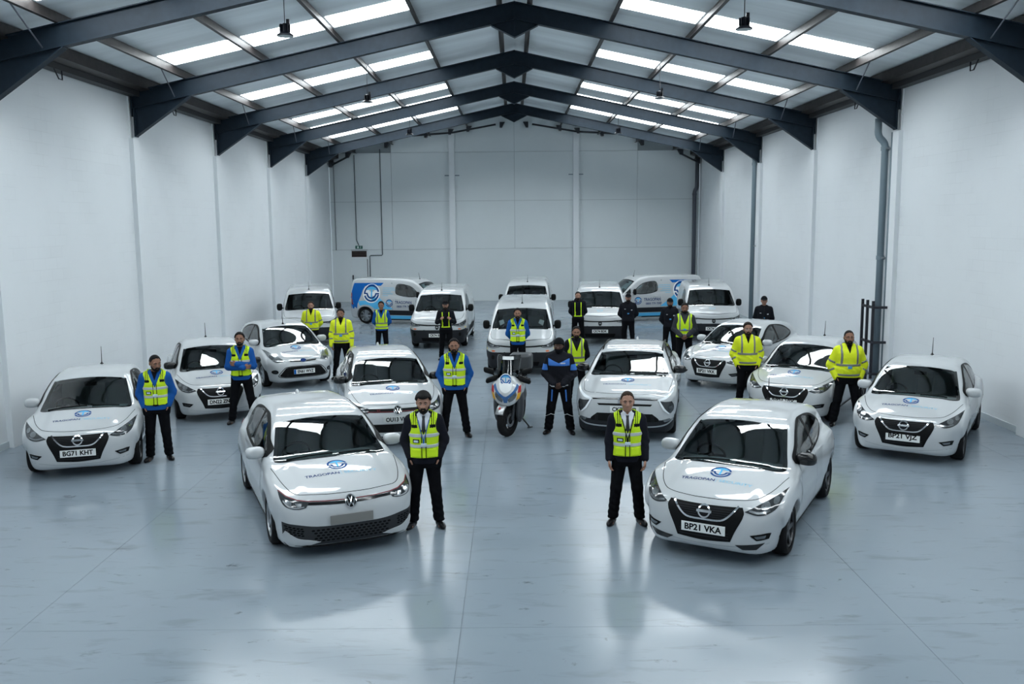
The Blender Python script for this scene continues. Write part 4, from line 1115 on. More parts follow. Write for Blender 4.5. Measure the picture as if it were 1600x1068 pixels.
def front_golf_new(T):
    gl = rnd_poly([(-.50,.700,1),(-.2,.688),(0,.686),(.2,.688),(.50,.700,1),(.52,.672,1),(.2,.655),(0,.652),(-.2,.655),(-.52,.672,1)], 4)
    g = front(T, 'grille', poly_shape(gl, .035), .004, BLACKGLOSS, None, .012)
    for s in (1, -1): front(T, 'red_line', stroke([(s*.07, .696), (s*.3, .699), (s*.50, .709), (s*.62,.722), (s*.735, .757), (s*.80,.80)], .0085), .009, REDLINE, g, .006)
    vw_badge(T, .665, .070)
    hl = lamp(T, 'headlight', [(.49,.70,1),(.62,.722),(.73,.755),(.805,.805,1),(.80,.73),(.765,.668),(.70,.640),(.60,.632),(.53,.645,1)])
    inlay(T, 'reflector', [(.575,.69,1),(.655,.70,1),(.635,.655),(.595,.65)], .009, LAMPCHROME, hl)
    inlay(T, 'reflector', [(.685,.71,1),(.755,.735,1),(.74,.685),(.70,.668)], .009, LAMPCHROME, hl)
    inlay(T, 'light_strip', [(.55,.648,1),(.64,.640),(.73,.66),(.775,.71,1),(.77,.725,1),(.72,.675),(.64,.652),(.55,.660,1)], .010, SILVER, hl)
    lgp = rnd_poly([(-.80,.47,1),(-.66,.455),(-.42,.415),(0,.405),(.42,.415),(.66,.455),(.80,.47,1),(.79,.30,1),(.62,.20),(.3,.185),(0,.18),(-.3,.185),(-.62,.20),(-.79,.30,1)], 4)
    lg = front(T, 'lower_grille', poly_shape(lgp, .035), .004, GRILLEGREY, None, .02)
    for j, z in enumerate((.235, .268, .301, .334, .367)):          # honeycomb cells
        for k in range(-11, 12):
            x = (k+.5*(j % 2))*.058
            if abs(x) < .40+.6*(z-.2): front(T, 'mesh_cell', disc(.0225, 6, (x, z), .56), .007, INK, lg)
    for s in (1, -1):
        for j in range(4):
            for k in range(5):
                x_, z_ = .585+.042*k+.01*(j % 2), .315+.028*j+.008*k
                if z_ > .30+.35*(x_-.62): front(T, 'mesh_cell', disc(.019, 6, (s*x_, z_), .58), .007, INK, lg)
    wg = lamp(T, 'bumper_blade', [(.38,.225,1),(.50,.255),(.64,.285),(.765,.37,1),(.785,.29),(.70,.222),(.50,.198,1)], .014, PAINT, thick=.03)
    front(T, 'front_splitter', poly_shape(rnd_poly([(-.78,.20,1),(-.4,.175),(0,.17),(.4,.175),(.78,.20,1),(.74,.165,1),(0,.15),(-.74,.165,1)], 3), .05), .006, BLACKTRIM, None, .02)
    T['plz'] = .475
    bonnet_logo(T)
def front_golf_old(T):
    gl = rnd_poly([(-.52,.705,1),(0,.70),(.52,.705,1),(.53,.645,1),(0,.635),(-.53,.645,1)], 4)
    g = front(T, 'grille', poly_shape(gl, .035), .004, BLACKTRIM, None, .012)
    for s in (1, -1): front(T, 'red_line', stroke([(s*.07, .649), (s*.3, .651), (s*.53, .656)], .009), .009, REDLINE, g, .006)
    for z in (.668, .685): front(T, 'grille_bar', stroke([(-.5, z+.006), (0, z), (.5, z+.006)], .006), .008, BLACKPLASTIC, g, .004)
    front(T, 'trim_letters', xf(text_shape('GTI', .028), 1, (-.34, .663)), .012, REDLINE, g)
    vw_badge(T, .668, .072)
    hl = lamp(T, 'headlight', [(.515,.71,1),(.64,.735),(.74,.77),(.82,.83,1),(.815,.74),(.775,.665),(.68,.625),(.56,.62),(.52,.64,1)])
    inlay(T, 'reflector', [(.62+.04*math.cos(t), .675+.035*math.sin(t)) for t in np.linspace(0, 5.5, 8)], .009, LAMPCHROME, hl)
    inlay(T, 'reflector', [(.735+.035*math.cos(t), .71+.035*math.sin(t)) for t in np.linspace(0, 5.5, 8)], .009, LAMPCHROME, hl)
    lgp = rnd_poly([(-.60,.44,1),(0,.43),(.60,.44,1),(.56,.33),(.50,.29,1),(0,.28),(-.50,.29,1),(-.56,.33)], 4)
    lg = front(T, 'lower_grille', poly_shape(lgp, .04), .004, BLACKTRIM, None, .02)
    for z in (.31, .335, .36, .385, .41): front(T, 'grille_bar', stroke([(-.52, z), (0, z-.005), (.52, z)], .008), .008, BLACKPLASTIC, lg, .006)
    fg = lamp(T, 'fog_lamp', [(.64,.43,1),(.77,.47,1),(.76,.33),(.70,.285),(.62,.28,1)], m=BLACKTRIM)
    for z in (.32, .36, .40): inlay(T, 'fog_bar', [(.645,z,1),(.75,z+.02,1),(.75,z+.008,1),(.645,z-.012,1)], .010, BLACKPLASTIC, fg, rp=0)
    front(T, 'front_splitter', stroke(catmull([(-.76,.23),(-.5,.205),(0,.195),(.5,.205),(.76,.23)], False, 5), .03), .006, BLACKTRIM, None, .012)
    T['plz'] = .515
    bonnet_logo(T)
def front_fiesta(T):
    g = front(T, 'grille', poly_shape(rnd_poly([(-.34,.690,1),(0,.682),(.34,.690,1),(.31,.665,1),(0,.655),(-.31,.665,1)], 4), .035), .004, BLACKTRIM, None, .012)
    front(T, 'grille_chrome', stroke([(-.34,.697),(0,.690),(.34,.697)], .010), .009, CHROME, g, .006)
    bd = front(T, 'badge', disc(.075, 26, (0, .682), .5), .016, LOGO_T, None, .02); front(T, 'badge_ring', (ring(.90, 1.0)[0]*[.078, .040]+[0, .682], ring(.9, 1.)[1]), .019, CHROME, bd)
    hl = lamp(T, 'headlight', [(.44,.685,1),(.56,.655),(.66,.665),(.725,.72),(.77,.81),(.79,.92,1),(.69,.86),(.54,.77)], m=LAMPCLEAR)
    inlay(T, 'reflector', [(.59+.045*math.cos(t), .71+.036*math.sin(t)) for t in np.linspace(0, 5.5, 8)], .009, LAMPCHROME, hl)
    inlay(T, 'reflector', [(.69+.04*math.cos(t), .77+.042*math.sin(t)) for t in np.linspace(0, 5.5, 8)], .009, LAMPCHROME, hl)
    lg = front(T, 'lower_grille', poly_shape(rnd_poly([(-.44,.515,1),(-.38,.535),(0,.54),(.38,.535),(.44,.515,1),(.58,.345,1),(.55,.315),(0,.295),(-.55,.315),(-.58,.345,1)], 4), .04), .004, BLACKTRIM, None, .02)
    front(T, 'lower_grille_rim', stroke(catmull([(-.46,.525),(-.38,.547),(0,.552),(.38,.547),(.46,.525),(.605,.335),(.55,.303),(0,.283),(-.55,.303),(-.605,.335),(-.46,.525)], False, 4), .012), .010, BLACKGLOSS, lg, .01)
    for z in (.33, .36, .49, .515): front(T, 'grille_bar', stroke([(-.42, z), (0, z), (.42, z)], .009), .008, BLACKPLASTIC, lg, .006)
    fg = lamp(T, 'fog_lamp', [(.67+.065*math.cos(t), .43+.05*math.sin(t)) for t in np.linspace(0, 5.6, 9)], m=BLACKTRIM)
    inlay(T, 'fog_lens', [(.67+.038*math.cos(t), .43+.03*math.sin(t)) for t in np.linspace(0, 5.6, 9)], .01, LAMPGLASS, fg)
    T['plz'] = .425
    bonnet_logo(T)
def front_crossover(T):
    g = front(T, 'grille', poly_shape(rnd_poly([(-.60,.80,1),(-.3,.805),(0,.812),(.3,.805),(.60,.80,1),(.58,.765,1),(.3,.772),(0,.775),(-.3,.772),(-.58,.765,1)], 4), .04), .004, BLACKGLOSS, None, .012)
    front(T, 'grille_chrome', stroke(catmull([(-.60,.795),(-.3,.792),(-.13,.80),(0,.80),(.13,.80),(.3,.792),(.60,.795)], False, 4), .007), .010, SILVER, g, .008)
    bd = front(T, 'badge', stroke([(-.115,.775),(0,.838),(.115,.775)], .026), .018, CHROME, None, .02)
    front(T, 'badge_chevron', stroke([(-.115,.725),(0,.788),(.115,.725)], .026), .018, CHROME, bd, .02)
    front(T, 'grille_slot', poly_shape(rnd_poly([(-.50,.70,1),(0,.705),(.50,.70,1),(.47,.665,1),(0,.67),(-.47,.665,1)], 3), .05), .004, BLACKTRIM, None, .012)
    hl = lamp(T, 'headlight', [(.60,.755,1),(.72,.745),(.84,.745,1),(.875,.66),(.87,.57),(.82,.525,1),(.76,.56),(.68,.65)], m=LAMPGLASS)
    inlay(T, 'light_strip', [(.60,.765,1),(.63,.765,1),(.72,.62,1),(.80,.53,1),(.78,.525,1),(.69,.60,1)], .014, LAMPWHITE, hl, rp=2)
    up_ = lamp(T, 'upper_light', [(.60,.785,1),(.72,.825),(.84,.885,1),(.865,.925,1),(.86,.875,1),(.74,.79),(.61,.755,1)], .008, LAMPWHITE)
    inlay(T, 'reflector', [(.78,.66,1),(.85,.67,1),(.845,.62,1),(.79,.61,1)], .010, LAMPCHROME, hl)
    lg = front(T, 'lower_grille', poly_shape(rnd_poly([(-.50,.525,1),(0,.53),(.50,.525,1),(.62,.42),(.60,.385,1),(0,.37),(-.60,.385,1),(-.62,.42)], 4), .04), .004, BLACKTRIM, None, .02)
    for z in (.40, .43, .46, .49): front(T, 'grille_bar', stroke([(-.54, z), (0, z-.005), (.54, z)], .010), .008, BLACKPLASTIC, lg, .006)
    sk = front(T, 'lower_bumper', poly_shape(rnd_poly([(-.89,.47,1),(-.86,.35),(-.60,.345),(0,.335),(.60,.345),(.86,.35),(.89,.47,1),(.88,.26),(.7,.205,1),(0,.195),(-.7,.205,1),(-.88,.26)], 4), .05), .004, BLACKPLASTIC, None, .02)
    front(T, 'skid_strip', stroke(catmull([(-.86,.40),(-.74,.33),(-.55,.295),(0,.285),(.55,.295),(.74,.33),(.86,.40)], False, 5), .022), .012, SILVER, sk, .012)
    fg = lamp(T, 'fog_lamp', [(.68,.42,1),(.80,.44,1),(.83,.40,1),(.72,.375,1)], .014, LAMPCHROME)
    for s in (1, -1): lay('arch_trim', stroke([(T['fo']+.43*math.cos(t), T['rw']+.43*math.sin(t)) for t in np.linspace(-.25, 3.4, 22)], .055), T['sl'][s], T['bvh'], .006, BLACKPLASTIC, T['root'], .015, ofs=T['ofs'])
    T['plz'] = .60
    bonnet_logo(T)
    bpy.data.objects  # roof rails
    for s in (1, -1):
        pts = []
        for y in (2.1, 2.4, 3.0, 3.6, 3.8):
            h = T['bvh'].ray_cast(Vector((s*.60, y, 3)), Vector((0, 0, -1)))[0]; pts.append(h+Vector((0, 0, .0 if y in (2.1, 3.8) else .035)))
        MB().tube(pts, .014, 8).build('roof_rail', BLACKTRIM, T['root'], smooth=True, ofs=T['ofs'])
def front_van(T, new=True):
    root = T['root']
    lb = front(T, 'lower_bumper', poly_shape(rnd_poly([(-.905,.64,1),(-.70,.60),(-.4,.585),(0,.58),(.4,.585),(.70,.60),(.905,.64,1),(.90,.4),(.86,.22,1),(0,.19),(-.86,.22,1),(-.90,.4)], 4), .05), .005, BLACKPLASTIC, None, .02)
    front(T, 'lower_intake', poly_shape(rnd_poly([(-.50,.36,1),(0,.355),(.50,.36,1),(.46,.255,1),(0,.25),(-.46,.255,1)], 3), .05), .008, INK, lb)
    fg = lamp(T, 'fog_lamp', [(.72+.04*math.cos(t), .475+.06*math.sin(t)) for t in np.linspace(0, 5.6, 9)], .01, BLACKTRIM)
    g = front(T, 'grille', poly_shape(rnd_poly([(-.60,.80,1),(-.3,.775),(0,.77),(.3,.775),(.60,.80,1),(.56,.755,1),(.3,.738),(0,.735),(-.3,.738),(-.56,.755,1)], 4), .04), .004, BLACKTRIM, None, .012)
    hl = lamp(T, 'headlight', [(.50,.785,1),(.66,.805),(.80,.86),(.885,.915,1),(.895,.82),(.86,.745),(.72,.715),(.56,.735,1)])
    inlay(T, 'reflector', [(.69,.79,1),(.80,.83,1),(.81,.775,1),(.72,.75,1)], .010, LAMPCHROME, hl)
    inlay(T, 'light_strip', [(.56,.748,1),(.72,.728),(.86,.755),(.885,.82,1),(.87,.82,1),(.85,.772),(.72,.744),(.57,.762,1)], .010, SILVER, hl)
    bd = front(T, 'badge', disc(.06, 22, (0, .69), 1.15), .014, BLACKTRIM, None, .02)
    front(T, 'badge_chevron', stroke([(-.035,.69),(0,.72),(.035,.69)], .010), .018, SILVER, bd); front(T, 'badge_chevron', stroke([(-.035,.665),(0,.695),(.035,.665)], .010), .018, SILVER, bd)
    for s in (1, -1):
        lay('side_bump_strip', poly_shape([(1.27,.37),(3.27,.37),(3.27,.56),(1.27,.56)], .12), T['sl'][s], T['bvh'], .010, BLACKPLASTIC, root, .015, ofs=T['ofs'])
    T['plz'] = .44

def van_markers(root, T):
    """red and yellow reflective corner stickers beside the bumper"""
    inlay_parent = [root, root]
    inlay(T, 'corner_sticker', [(.66,.655,1),(.74,.665,1),(.76,.605+.02,1),(.68,.618,1)], .004, ORANGE, inlay_parent, rp=0)
    inlay(T, 'corner_sticker', [(.78,.675,1),(.89,.71,1),(.895,.66,1),(.79,.635,1)], .004, STICKER_Y, inlay_parent, rp=0)

def van_livery(T, root, s):
    """blue wrap on one side of the van; s = side"""
    fr = T['sl'][s]; bvh = T['bvh']; O = T['ofs']
    def ly(nm, sh, off, m, p=None): return lay(nm, sh, fr, bvh, off, m, p or root, ofs=O)
    # in side coordinates y runs to the rear; mirrored text is avoided by flipping when needed
    fl = 1 if s < 0 else -1                     # reading direction along +y on the left side, -y on the right side
    fl = -fl
    ly_ = 2.62 if s < 0 else 1.52
    def Y(S, yc): return (S[0]*[fl, 1]+[yc, 0], S[1][:, ::-1] if fl < 0 else S[1])
    w1 = ly('wrap_blue', poly_shape(rnd_poly([(4.33,.80,1),(4.28,1.30),(4.19,1.62,1),(2.90,1.64,1),(3.02,1.52,1),(3.70,1.50),(3.85,1.15,1),(4.0,.80,1),(4.02,.62,1),(4.34,.58,1)], 2), .08), .003, LOGO_M)
    ly('wrap_light_blue', poly_shape([(3.99,.90),(3.45,.96),(3.12,1.10),(2.80,.84),(2.45,.60),(3.26,.60),(3.36,.68),(3.50,.75),(3.70,.77),(3.90,.72)], .08), .003, LOGO_L, w1)
    ly('wrap_sill_band', poly_shape([(1.4,.22),(3.2,.22),(3.2,.35),(1.4,.35)], .1), .006, LOGO_L, w1)
    lg = ly('side_logo_ground', Y(disc(.37, 40), 3.42) if False else (disc(.38, 40)[0]+[3.40, 1.22], disc(.38, 40)[1]), .0045, PAPER)
    dk = (D_EMB[0]*.335, D_EMB[1]); lt = (L_EMB[0]*.335, L_EMB[1])
    a, b = Y(dk, 3.40); ly('side_logo', (a+[0, 1.22], b), .006, LOGO_D, lg)
    a, b = Y(lt, 3.40); ly('emblem_anchor', (a+[0, 1.22], b), .006, LOGO_L, lg)
    sm = lay('small_logo', (lambda q: (q[0]+[0, .84], q[1]))(Y((D_EMB[0]*.15, D_EMB[1]), ly_)), fr, bvh, .004, LOGO_D, root, ofs=O)
    a, b = Y((L_EMB[0]*.15, L_EMB[1]), ly_); ly('emblem_anchor', (a+[0, .84], b), .004, LOGO_L, sm)
    tx = text_shape('TRAGOPAN', .115, width=.72); a, b = Y(tx, ly_+fl*.60); ly('side_lettering', (a+[0, .82], b), .004, LOGO_T, sm)
    tx = text_shape('0800 779 7097', .085, width=.68); a, b = Y(tx, ly_+fl*.66); ly('side_phone_number', (a+[0, .67], b), .004, LOGO_T, sm)
    for k in range(5):                              # the five small lines are too far away to read
        wd = (.50, .56, .36, .44, .24)[k]; y0 = 2.92
        e = y0-wd
        ly('small_print_line', poly_shape([(e, 1.42-.075*k), (y0, 1.42-.075*k), (y0, 1.45-.075*k), (e, 1.45-.075*k)], .1), .004, LOGO_P, sm)
POSE = {
    'golf': (-2.901, 12.421, 0.4070),
    'VKA': (3.069, 11.846, -0.5030),
    'KHT': (-7.600, 15.759, 0.2960),
    'VJZ': (7.342, 16.066, -0.5610),
    'DN22': (-6.859, 19.778, 0.4100),
    'fiesta': (-6.219, 23.397, 0.5270),
    'golfold': (-2.686, 17.809, 0.2450),
    'c5x': (2.390, 18.333, -0.2010),
    'VKK': (5.775, 22.636, -0.6940),
    'hid': (6.298, 19.063, -0.5710),
    'v1': (-7.282, 31.477, 0.2070),
    'v2': (-2.477, 30.525, -0.0290),
    'v3': (0.477, 34.371, -0.0640),
    'v4': (0.180, 25.429, -0.0470),
    'v5': (2.907, 31.211, -0.0830),
    'v6': (6.751, 31.646, -0.1020),
    'sL': (-4.388, 36.356, 1.2840),
    'sR': (5.345, 36.750, -1.3460),
}
# ------------------------------------------------------------------ the fleet
def place(root, x, y, rz, label, cat='car', group=None, name=None):
    root.location = (x, y, 0); root.rotation_euler = (0, 0, rz); root['label'] = label; root['category'] = cat
    if group: root['group'] = group
    if name: root.name = name
    return root
def swap_mirror(root, T, side, m):
    pass

# two hot hatchbacks share a body; the noses differ
g1, TG = build_body('golf', 'hatchback_car')
g2 = copy_tree(g1)
TG2 = dict(TG); TG2['root'] = g2
front_golf_new(TG); add_plate(g1, TG, None, TG['plz'], blank=True)
front_golf_old(TG2); add_plate(g2, TG2, 'OU13 VKX', TG2['plz'], material=mat('plate_plain', (.52, .55, .54), .4))
GRP = 'white liveried cars'
place(g1, *POSE['golf'], 'white hatchback with plain grey number plate and red grille line, front left', group=GRP)
place(g2, *POSE['golfold'], 'white hatchback with red grille line and plate OU13, behind the left-hand suited man', group=GRP)
# small hatchbacks
m1, TM = build_body('micra', 'small_car')
front_micra(TM)
mic = [m1]+[copy_tree(m1) for _ in range(5)]
info = [('VKA', 'BP21 VKA', 'white small car plated BP21 VKA, front right beside the second suited man'),
        ('KHT', 'BG71 KHT', 'white small car plated BG71 KHT, furthest left along the left wall'),
        ('VJZ', 'BP21 VJZ', 'white small car plated BP21 VJZ, furthest right near the rain pipe guard'),
        ('DN22', 'DN22 ZNP', 'white small car plated DN22 with black mirrors, behind the man with folded arms'),
        ('VKK', 'BP21 VKK', 'white small car plated BP21 VKK, turned left, behind the bearded man in glasses'),
        ('hid', None, 'white small car half hidden behind car BP21 VKA, between two men in yellow jackets')]
for r, (k, pl, lb) in zip(mic, info):
    place(r, *POSE[k], lb, group=GRP)
    add_plate(r, TM, pl or 'BP21 VJX', TM['plz'])
T_ = dict(TM); T_['root'] = mic[0]
lamp(T_, 'bumper_insert', [(.37,.275,1),(.50,.29),(.68,.315,1),(.60,.235,1),(.45,.225,1)], m=BLACKGLOSS)
def mirrors_black(root, which):
    for o in root.children:
        if o.name.split('.')[0] == 'wing_mirror':
            xm = np.mean([v.co.x for v in o.data.vertices])
            if xm*which > 0 or which == 0:
                d = o.data.copy(); d.materials[0] = BLACKGLOSS; o.data = d; o['label'] = 'black mirror housing'
mirrors_black(mic[3], 0); mirrors_black(mic[0], 1); mirrors_black(g2, 0)
f1, TF_ = build_body('fiesta', 'hatchback_car'); front_fiesta(TF_)
place(f1, *POSE['fiesta'], 'white hatchback plated EN61 WVZ with trapezoid lower grille, near the left wall', group=GRP)
add_plate(f1, TF_, 'EN61 WVZ', TF_['plz'], eu=True)
c1, TC = build_body('crossover', 'crossover_car'); front_crossover(TC); mirrors_black(c1, 0)
place(c1, *POSE['c5x'], 'large white crossover plated CK72 with split headlights, right of the motor scooter', group=GRP)
add_plate(c1, TC, 'CK72 OYB', TC['plz'])
# vans
v1, TV = build_body('van', 'panel_van'); front_van(TV)
vans = [v1]+[copy_tree(v1) for _ in range(7)]
vinfo = [('v1', None, 'white van facing forward at the far left, behind the man in a yellow jacket', 0, 0),
         ('v2', 'CK74 BDO', 'white van with coloured corner stickers, right of the blue-wrapped side-on van', 0, 1),
         ('v3', None, 'white van at the very back centre, showing only roof and windscreen', 0, 0),
         ('v4', 'CK74 BDE', 'white van with coloured corner stickers in the centre, behind the motor scooter', 0, 1),
         ('v5', 'CK74 BDK', 'white van plated CK74 BDK, between the two dark-dressed men right of centre', 1, 0),
         ('v6', 'CK74 BDV', 'white van on the right, behind the man with clasped hands in a yellow vest', 1, 0),
         ('sL', None, 'white van standing side-on at back left with blue wrap and large emblem', 0, 0),
         ('sR', None, 'white van standing side-on at back right, facing left, blue wrap partly hidden', 0, 0)]
for r, (k, pl, lb, logo, mk) in zip(vans, vinfo):
    place(r, *POSE[k], lb, 'van', group='white vans at the back')
    T_ = dict(TV); T_['root'] = r
    add_plate(r, T_, pl or 'CK74 BDF', TV['plz'])
    if logo:
        lg = lay('bonnet_logo', xf(D_EMB, .10, (0, .52)), TV['tp'], TV['bvh'], .0025, LOGO_P, r, ofs=TV['ofs'])
    if mk: van_markers(r, T_)
van_livery(TV, vans[6], -1); van_livery(TV, vans[7], 1)
for r in vans[2], vans[3]:
    for s in (-1, 1):
        lay('sun_visor_paper', poly_shape([(s*.62, .30), (s*.50, .34), (s*.46, .20), (s*.58, .12)], .05), TV['wsf'], TV['bvh'], .003, PAPER, r, ofs=TV['ofs'])
# ================================================================== THE MOTOR SCOOTER
def motor_scooter(x, y, rz):
    R = thing('motor_scooter', 'white and blue motor scooter with tall windscreen, parked in the centre facing the camera', 'scooter', (x, y, 0), rz)
    WHITE = mat('scooter_white', (.55, .57, .58), .3, coat=.8); BLUE = mat('scooter_blue', (.02, .11, .30), .3, coat=.8)
    DGREY = mat('scooter_grey', (.045, .05, .056), .45); RED = mat('scooter_red', (.45, .02, .02), .4); YEL = mat('scooter_yellow', (.75, .38, .03), .4)
    r = .315; ST = -.38
    def wheel(yc, w_, nm):
        o = MB().lathe([(.185, -w_/2), (.25, -w_/2), (r-.012, -w_*.36), (r, 0), (r-.012, w_*.36), (.25, w_/2), (.185, w_/2)], (0, yc, r), axis=0, n=40).build(nm, RUBBER, R, smooth=True)
        m_ = MB().lathe([(.19, -w_*.42), (.175, -w_*.42), (.165, 0), (.175, w_*.42), (.19, w_*.42)], (0, yc, r), axis=0, n=32)
        for k in range(5):
            a = 2*math.pi*k/5; m_.tube([(0, yc+.03*math.cos(a), r+.03*math.sin(a)), (0, yc+.18*math.cos(a), r+.18*math.sin(a))], [.026, .018], 8)
        m_.lathe([(0, -.06), (.04, -.06), (.04, .06), (0, .06)], (0, yc, r), axis=0, n=16)
        m_.build('rim', RIMDARK, o, smooth=False)
        for s in (-1, 1):
            MB().lathe([(.075, s*.062), (.13, s*.062), (.13, s*.068), (.075, s*.068)], (0, yc, r), axis=0, n=28, closed=True).build('brake_disc', SILVER, o)
        return o
    wheel(0, .14, 'front_wheel').rotation_euler = (0, 0, ST); wheel(1.55, .16, 'rear_wheel')
    for s in (-1, 1): MB().tube([(s*.10, 0, r), (s*.10, .14, .80)], [.032, .026], 10).build('fork_leg', DGREY, R, smooth=True).rotation_euler = (0, 0, ST)
    def fender(P):
        q = P-np.array([0, 0, r]); a = np.hypot(q[:, 1], q[:, 2]); ang = np.arctan2(q[:, 2], -q[:, 1])
        d = np.maximum(np.abs(a-.352+.25*q[:, 0]**2*6)-.014, np.abs(q[:, 0])-.085)
        return np.maximum(d, np.maximum(.45-ang, ang-2.5)*.3)
    sdf_obj('front_mudguard', fender, (-.14, -.42, .2), (.14, .42, .75), .014, mat('mudguard_silver', (.32, .33, .34), .3, .6), R).rotation_euler = (0, 0, ST)
    MB().box((-.10, -.235, .575), (.05, .01, .05), Matrix.Rotation(-.85, 3, 'X')).build('mudguard_sticker', RED, R)
    fp = catmull([(0, .60), (.12, .63), (.22, .72), (.275, .86), (.28, 1.0), (.20, 1.06), (.12, 1.14), (0, 1.16), (-.12, 1.14), (-.20, 1.06), (-.28, 1.0), (-.275, .86), (-.22, .72), (-.12, .63)])
    tb = Tab(fp, .015, .4)
    def fair(P):
        A = np.stack([np.abs(P[:, 0]), P[:, 1], P[:, 2]], 1)
        d = smax(tb(P[:, 0], P[:, 2]), P[:, 1]-.42+.1*(P[:, 2]-.8), .03)
        return smax(d, -.24-P[:, 1]+.9*(P[:, 2]-.85)**2+1.5*P[:, 0]**2+.25*np.maximum(P[:, 2]-.85, 0), .05)
    V, Q, N = sdf_mesh(fair, (-.34, -.4, .5), (.34, .6, 1.25), .016)
    mesh_obj('front_fairing', V, Q, WHITE, R, normals=N)
    bv = BVHTree.FromPolygons(V.tolist(), np.concatenate([Q[:, :3], Q[:, [0, 2, 3]]]).tolist())
    fr = Frame((0, -2, 0), (1, 0, 0), (0, 0, 1), (0, 1, 0))
    L = lambda nm, sh, off, m_, p=None, th=.006: lay(nm, sh, fr, bv, off, m_, p or R, th)
    def both(nm, pts, off, m_, grid=.03, th=.006):
        for s in (1, -1):
            P = rnd_poly(pts, 3); P = P if s > 0 else P[::-1]*[-1, 1]
            L(nm, poly_shape(P, grid), off, m_, None, th)
    L('blue_panel', poly_shape(rnd_poly([(-.20, 1.03, 1), (-.155, .92), (-.075, .84), (0, .80), (.075, .84), (.155, .92), (.20, 1.03, 1), (.235, .98), (.16, .85), (.05, .76, 1), (.03, .68, 1), (-.03, .68, 1), (-.05, .76, 1), (-.16, .85), (-.235, .98)], 3), .03), .004, BLUE)
    both('headlight', [(.045, .745, 1), (.10, .80), (.19, .885, 1), (.20, .82), (.14, .73), (.06, .69, 1)], .007, LAMPCHROME)
    both('red_stripe', [(.235, .98, 1), (.27, 1.0, 1), (.272, .88, 1), (.222, .86, 1)], .006, RED)
    both('yellow_stripe', [(.222, .855, 1), (.272, .875, 1), (.245, .76, 1), (.19, .73, 1)], .006, YEL)
    wl = L('white_panel', poly_shape(rnd_poly([(-.12, 1.04, 1), (-.10, .93), (0, .865), (.10, .93), (.12, 1.04, 1)], 4), .03), .008, PAPER)
    # round emblem plate
    MBd = MB().lathe([(0, -.008), (.115, -.008), (.115, .008), (0, .008)], (0, -.155, 1.105), axis=1, n=32).build('emblem_plate', PAPER, R)
    for sh, m_, nm in ((D_EMB, LOGO_M, 'emblem_ring'), (L_EMB, LOGO_L, 'emblem_anchor')):
        P = sh[0]*.10; mesh_obj(nm, np.stack([P[:, 0], np.full(len(P), -.1655), P[:, 1]+1.105], 1), sh[1], m_, MBd, smooth=False)
    # body, leg shields, seat
    def bodyf(P):
        A = np.stack([np.abs(P[:, 0]), P[:, 1], P[:, 2]], 1)
        d = smin(ellip(A, (.205, .16, .58), (.085, .20, .34)), capsule(P, (0, .45, .52), (0, 1.0, .60), .20, .20), .12)
        d = smin(d, capsule(P, (0, 1.0, .68), (0, 1.62, .82), .19, .12), .1)
        return smax(d, -np.maximum(np.hypot(P[:, 1], P[:, 2]-r)-.37, np.abs(P[:, 0])-.125), .02)
    sdf_obj('body', bodyf, (-.36, -.05, .2), (.36, 1.85, 1.05), .02, DGREY, R)
    sdf_obj('seat', lambda P: smin(rbox(P, (0, .85, .83), (.15, .26, .07), .06), rbox(P, (0, 1.28, .93), (.13, .22, .06), .05), .06), (-.2, .5, .7), (.2, 1.6, 1.05), .02, BLACKCLOTH, R)
    sdf_obj('top_box', lambda P: rbox(P, (0, 1.72, 1.16), (.23, .20, .17), .07), (-.3, 1.45, .95), (.3, 2.0, 1.4), .022, DGREY, R)
    # handlebar, guards, mirrors
    MB().tube([(-.40, .22, 1.06), (-.22, .14, 1.10), (0, .12, 1.06), (.22, .14, 1.10), (.40, .22, 1.06)], .018, 8).build('handlebar', BLACKTRIM, R, smooth=True)
    for s in (-1, 1):
        sdf_obj('hand_guard', lambda P: smax(rbox(P-np.stack([0*P[:, 0], .25*np.abs(P[:, 0]-s*.30), -s*.35*(P[:, 0]-s*.31)], 1), (s*.31, .09, 1.07), (.12, .075, .055), .05), -ellip(P, (s*.31, .17, 1.07), (.13, .09, .06)), .01), (s*.31-.18, -.05, .95), (s*.31+.18, .22, 1.2), .015, BLACKTRIM, R)
        mo = sdf_obj('mirror', lambda P: rbox(P-np.stack([0*P[:, 0], 0*P[:, 0], s*.25*(P[:, 0]-s*.36)], 1), (s*.36, .06, 1.235), (.10, .045, .055), .042), (s*.36-.15, -.03, 1.1), (s*.36+.15, .16, 1.36), .013, BLACKTRIM, R)
        MB().box((s*.36, .108, 1.235), (.16, .004, .07)).build('mirror_glass', CHROME, mo)
        MB().tube([(s*.24, .14, 1.10), (s*.32, .08, 1.20)], .012, 6).build('mirror_stem', BLACKTRIM, R, smooth=True)
    # tall screen with a white band on its upper edge
    def screen(z0, z1, w0, w1, nm, m_, oy, th=.006):
        V = []; nu, nv = 12, 8
        for j in range(nv+1):
            t = j/nv; z = z0+(z1-z0)*t; hw = w0+(w1-w0)*t
            if t > .8: hw *= 1-.10*((t-.8)/.2)**2
            for i in range(nu+1):
                u = -1+2*i/nu; V.append((u*hw, -.02+.34*(z-1.08)+.12*u*u*hw/.2+oy, z))
        n = len(V); V += [(a, b+th, c) for a, b, c in V]
        F = []
        for j in range(nv):
            for i in range(nu):
                a = j*(nu+1)+i; q = (a, a+1, a+nu+2, a+nu+1); F += [q, tuple(n+t for t in q[::-1])]
        mesh_obj(nm, V, F, m_, R)
    screen(1.10, 1.52, .20, .235, 'windscreen', glass_mat('screen_plastic', (.26, .29, .31), 1.6), 0)
    screen(1.44, 1.50, .20, .20, 'screen_band', PAPER, -.004, .002)
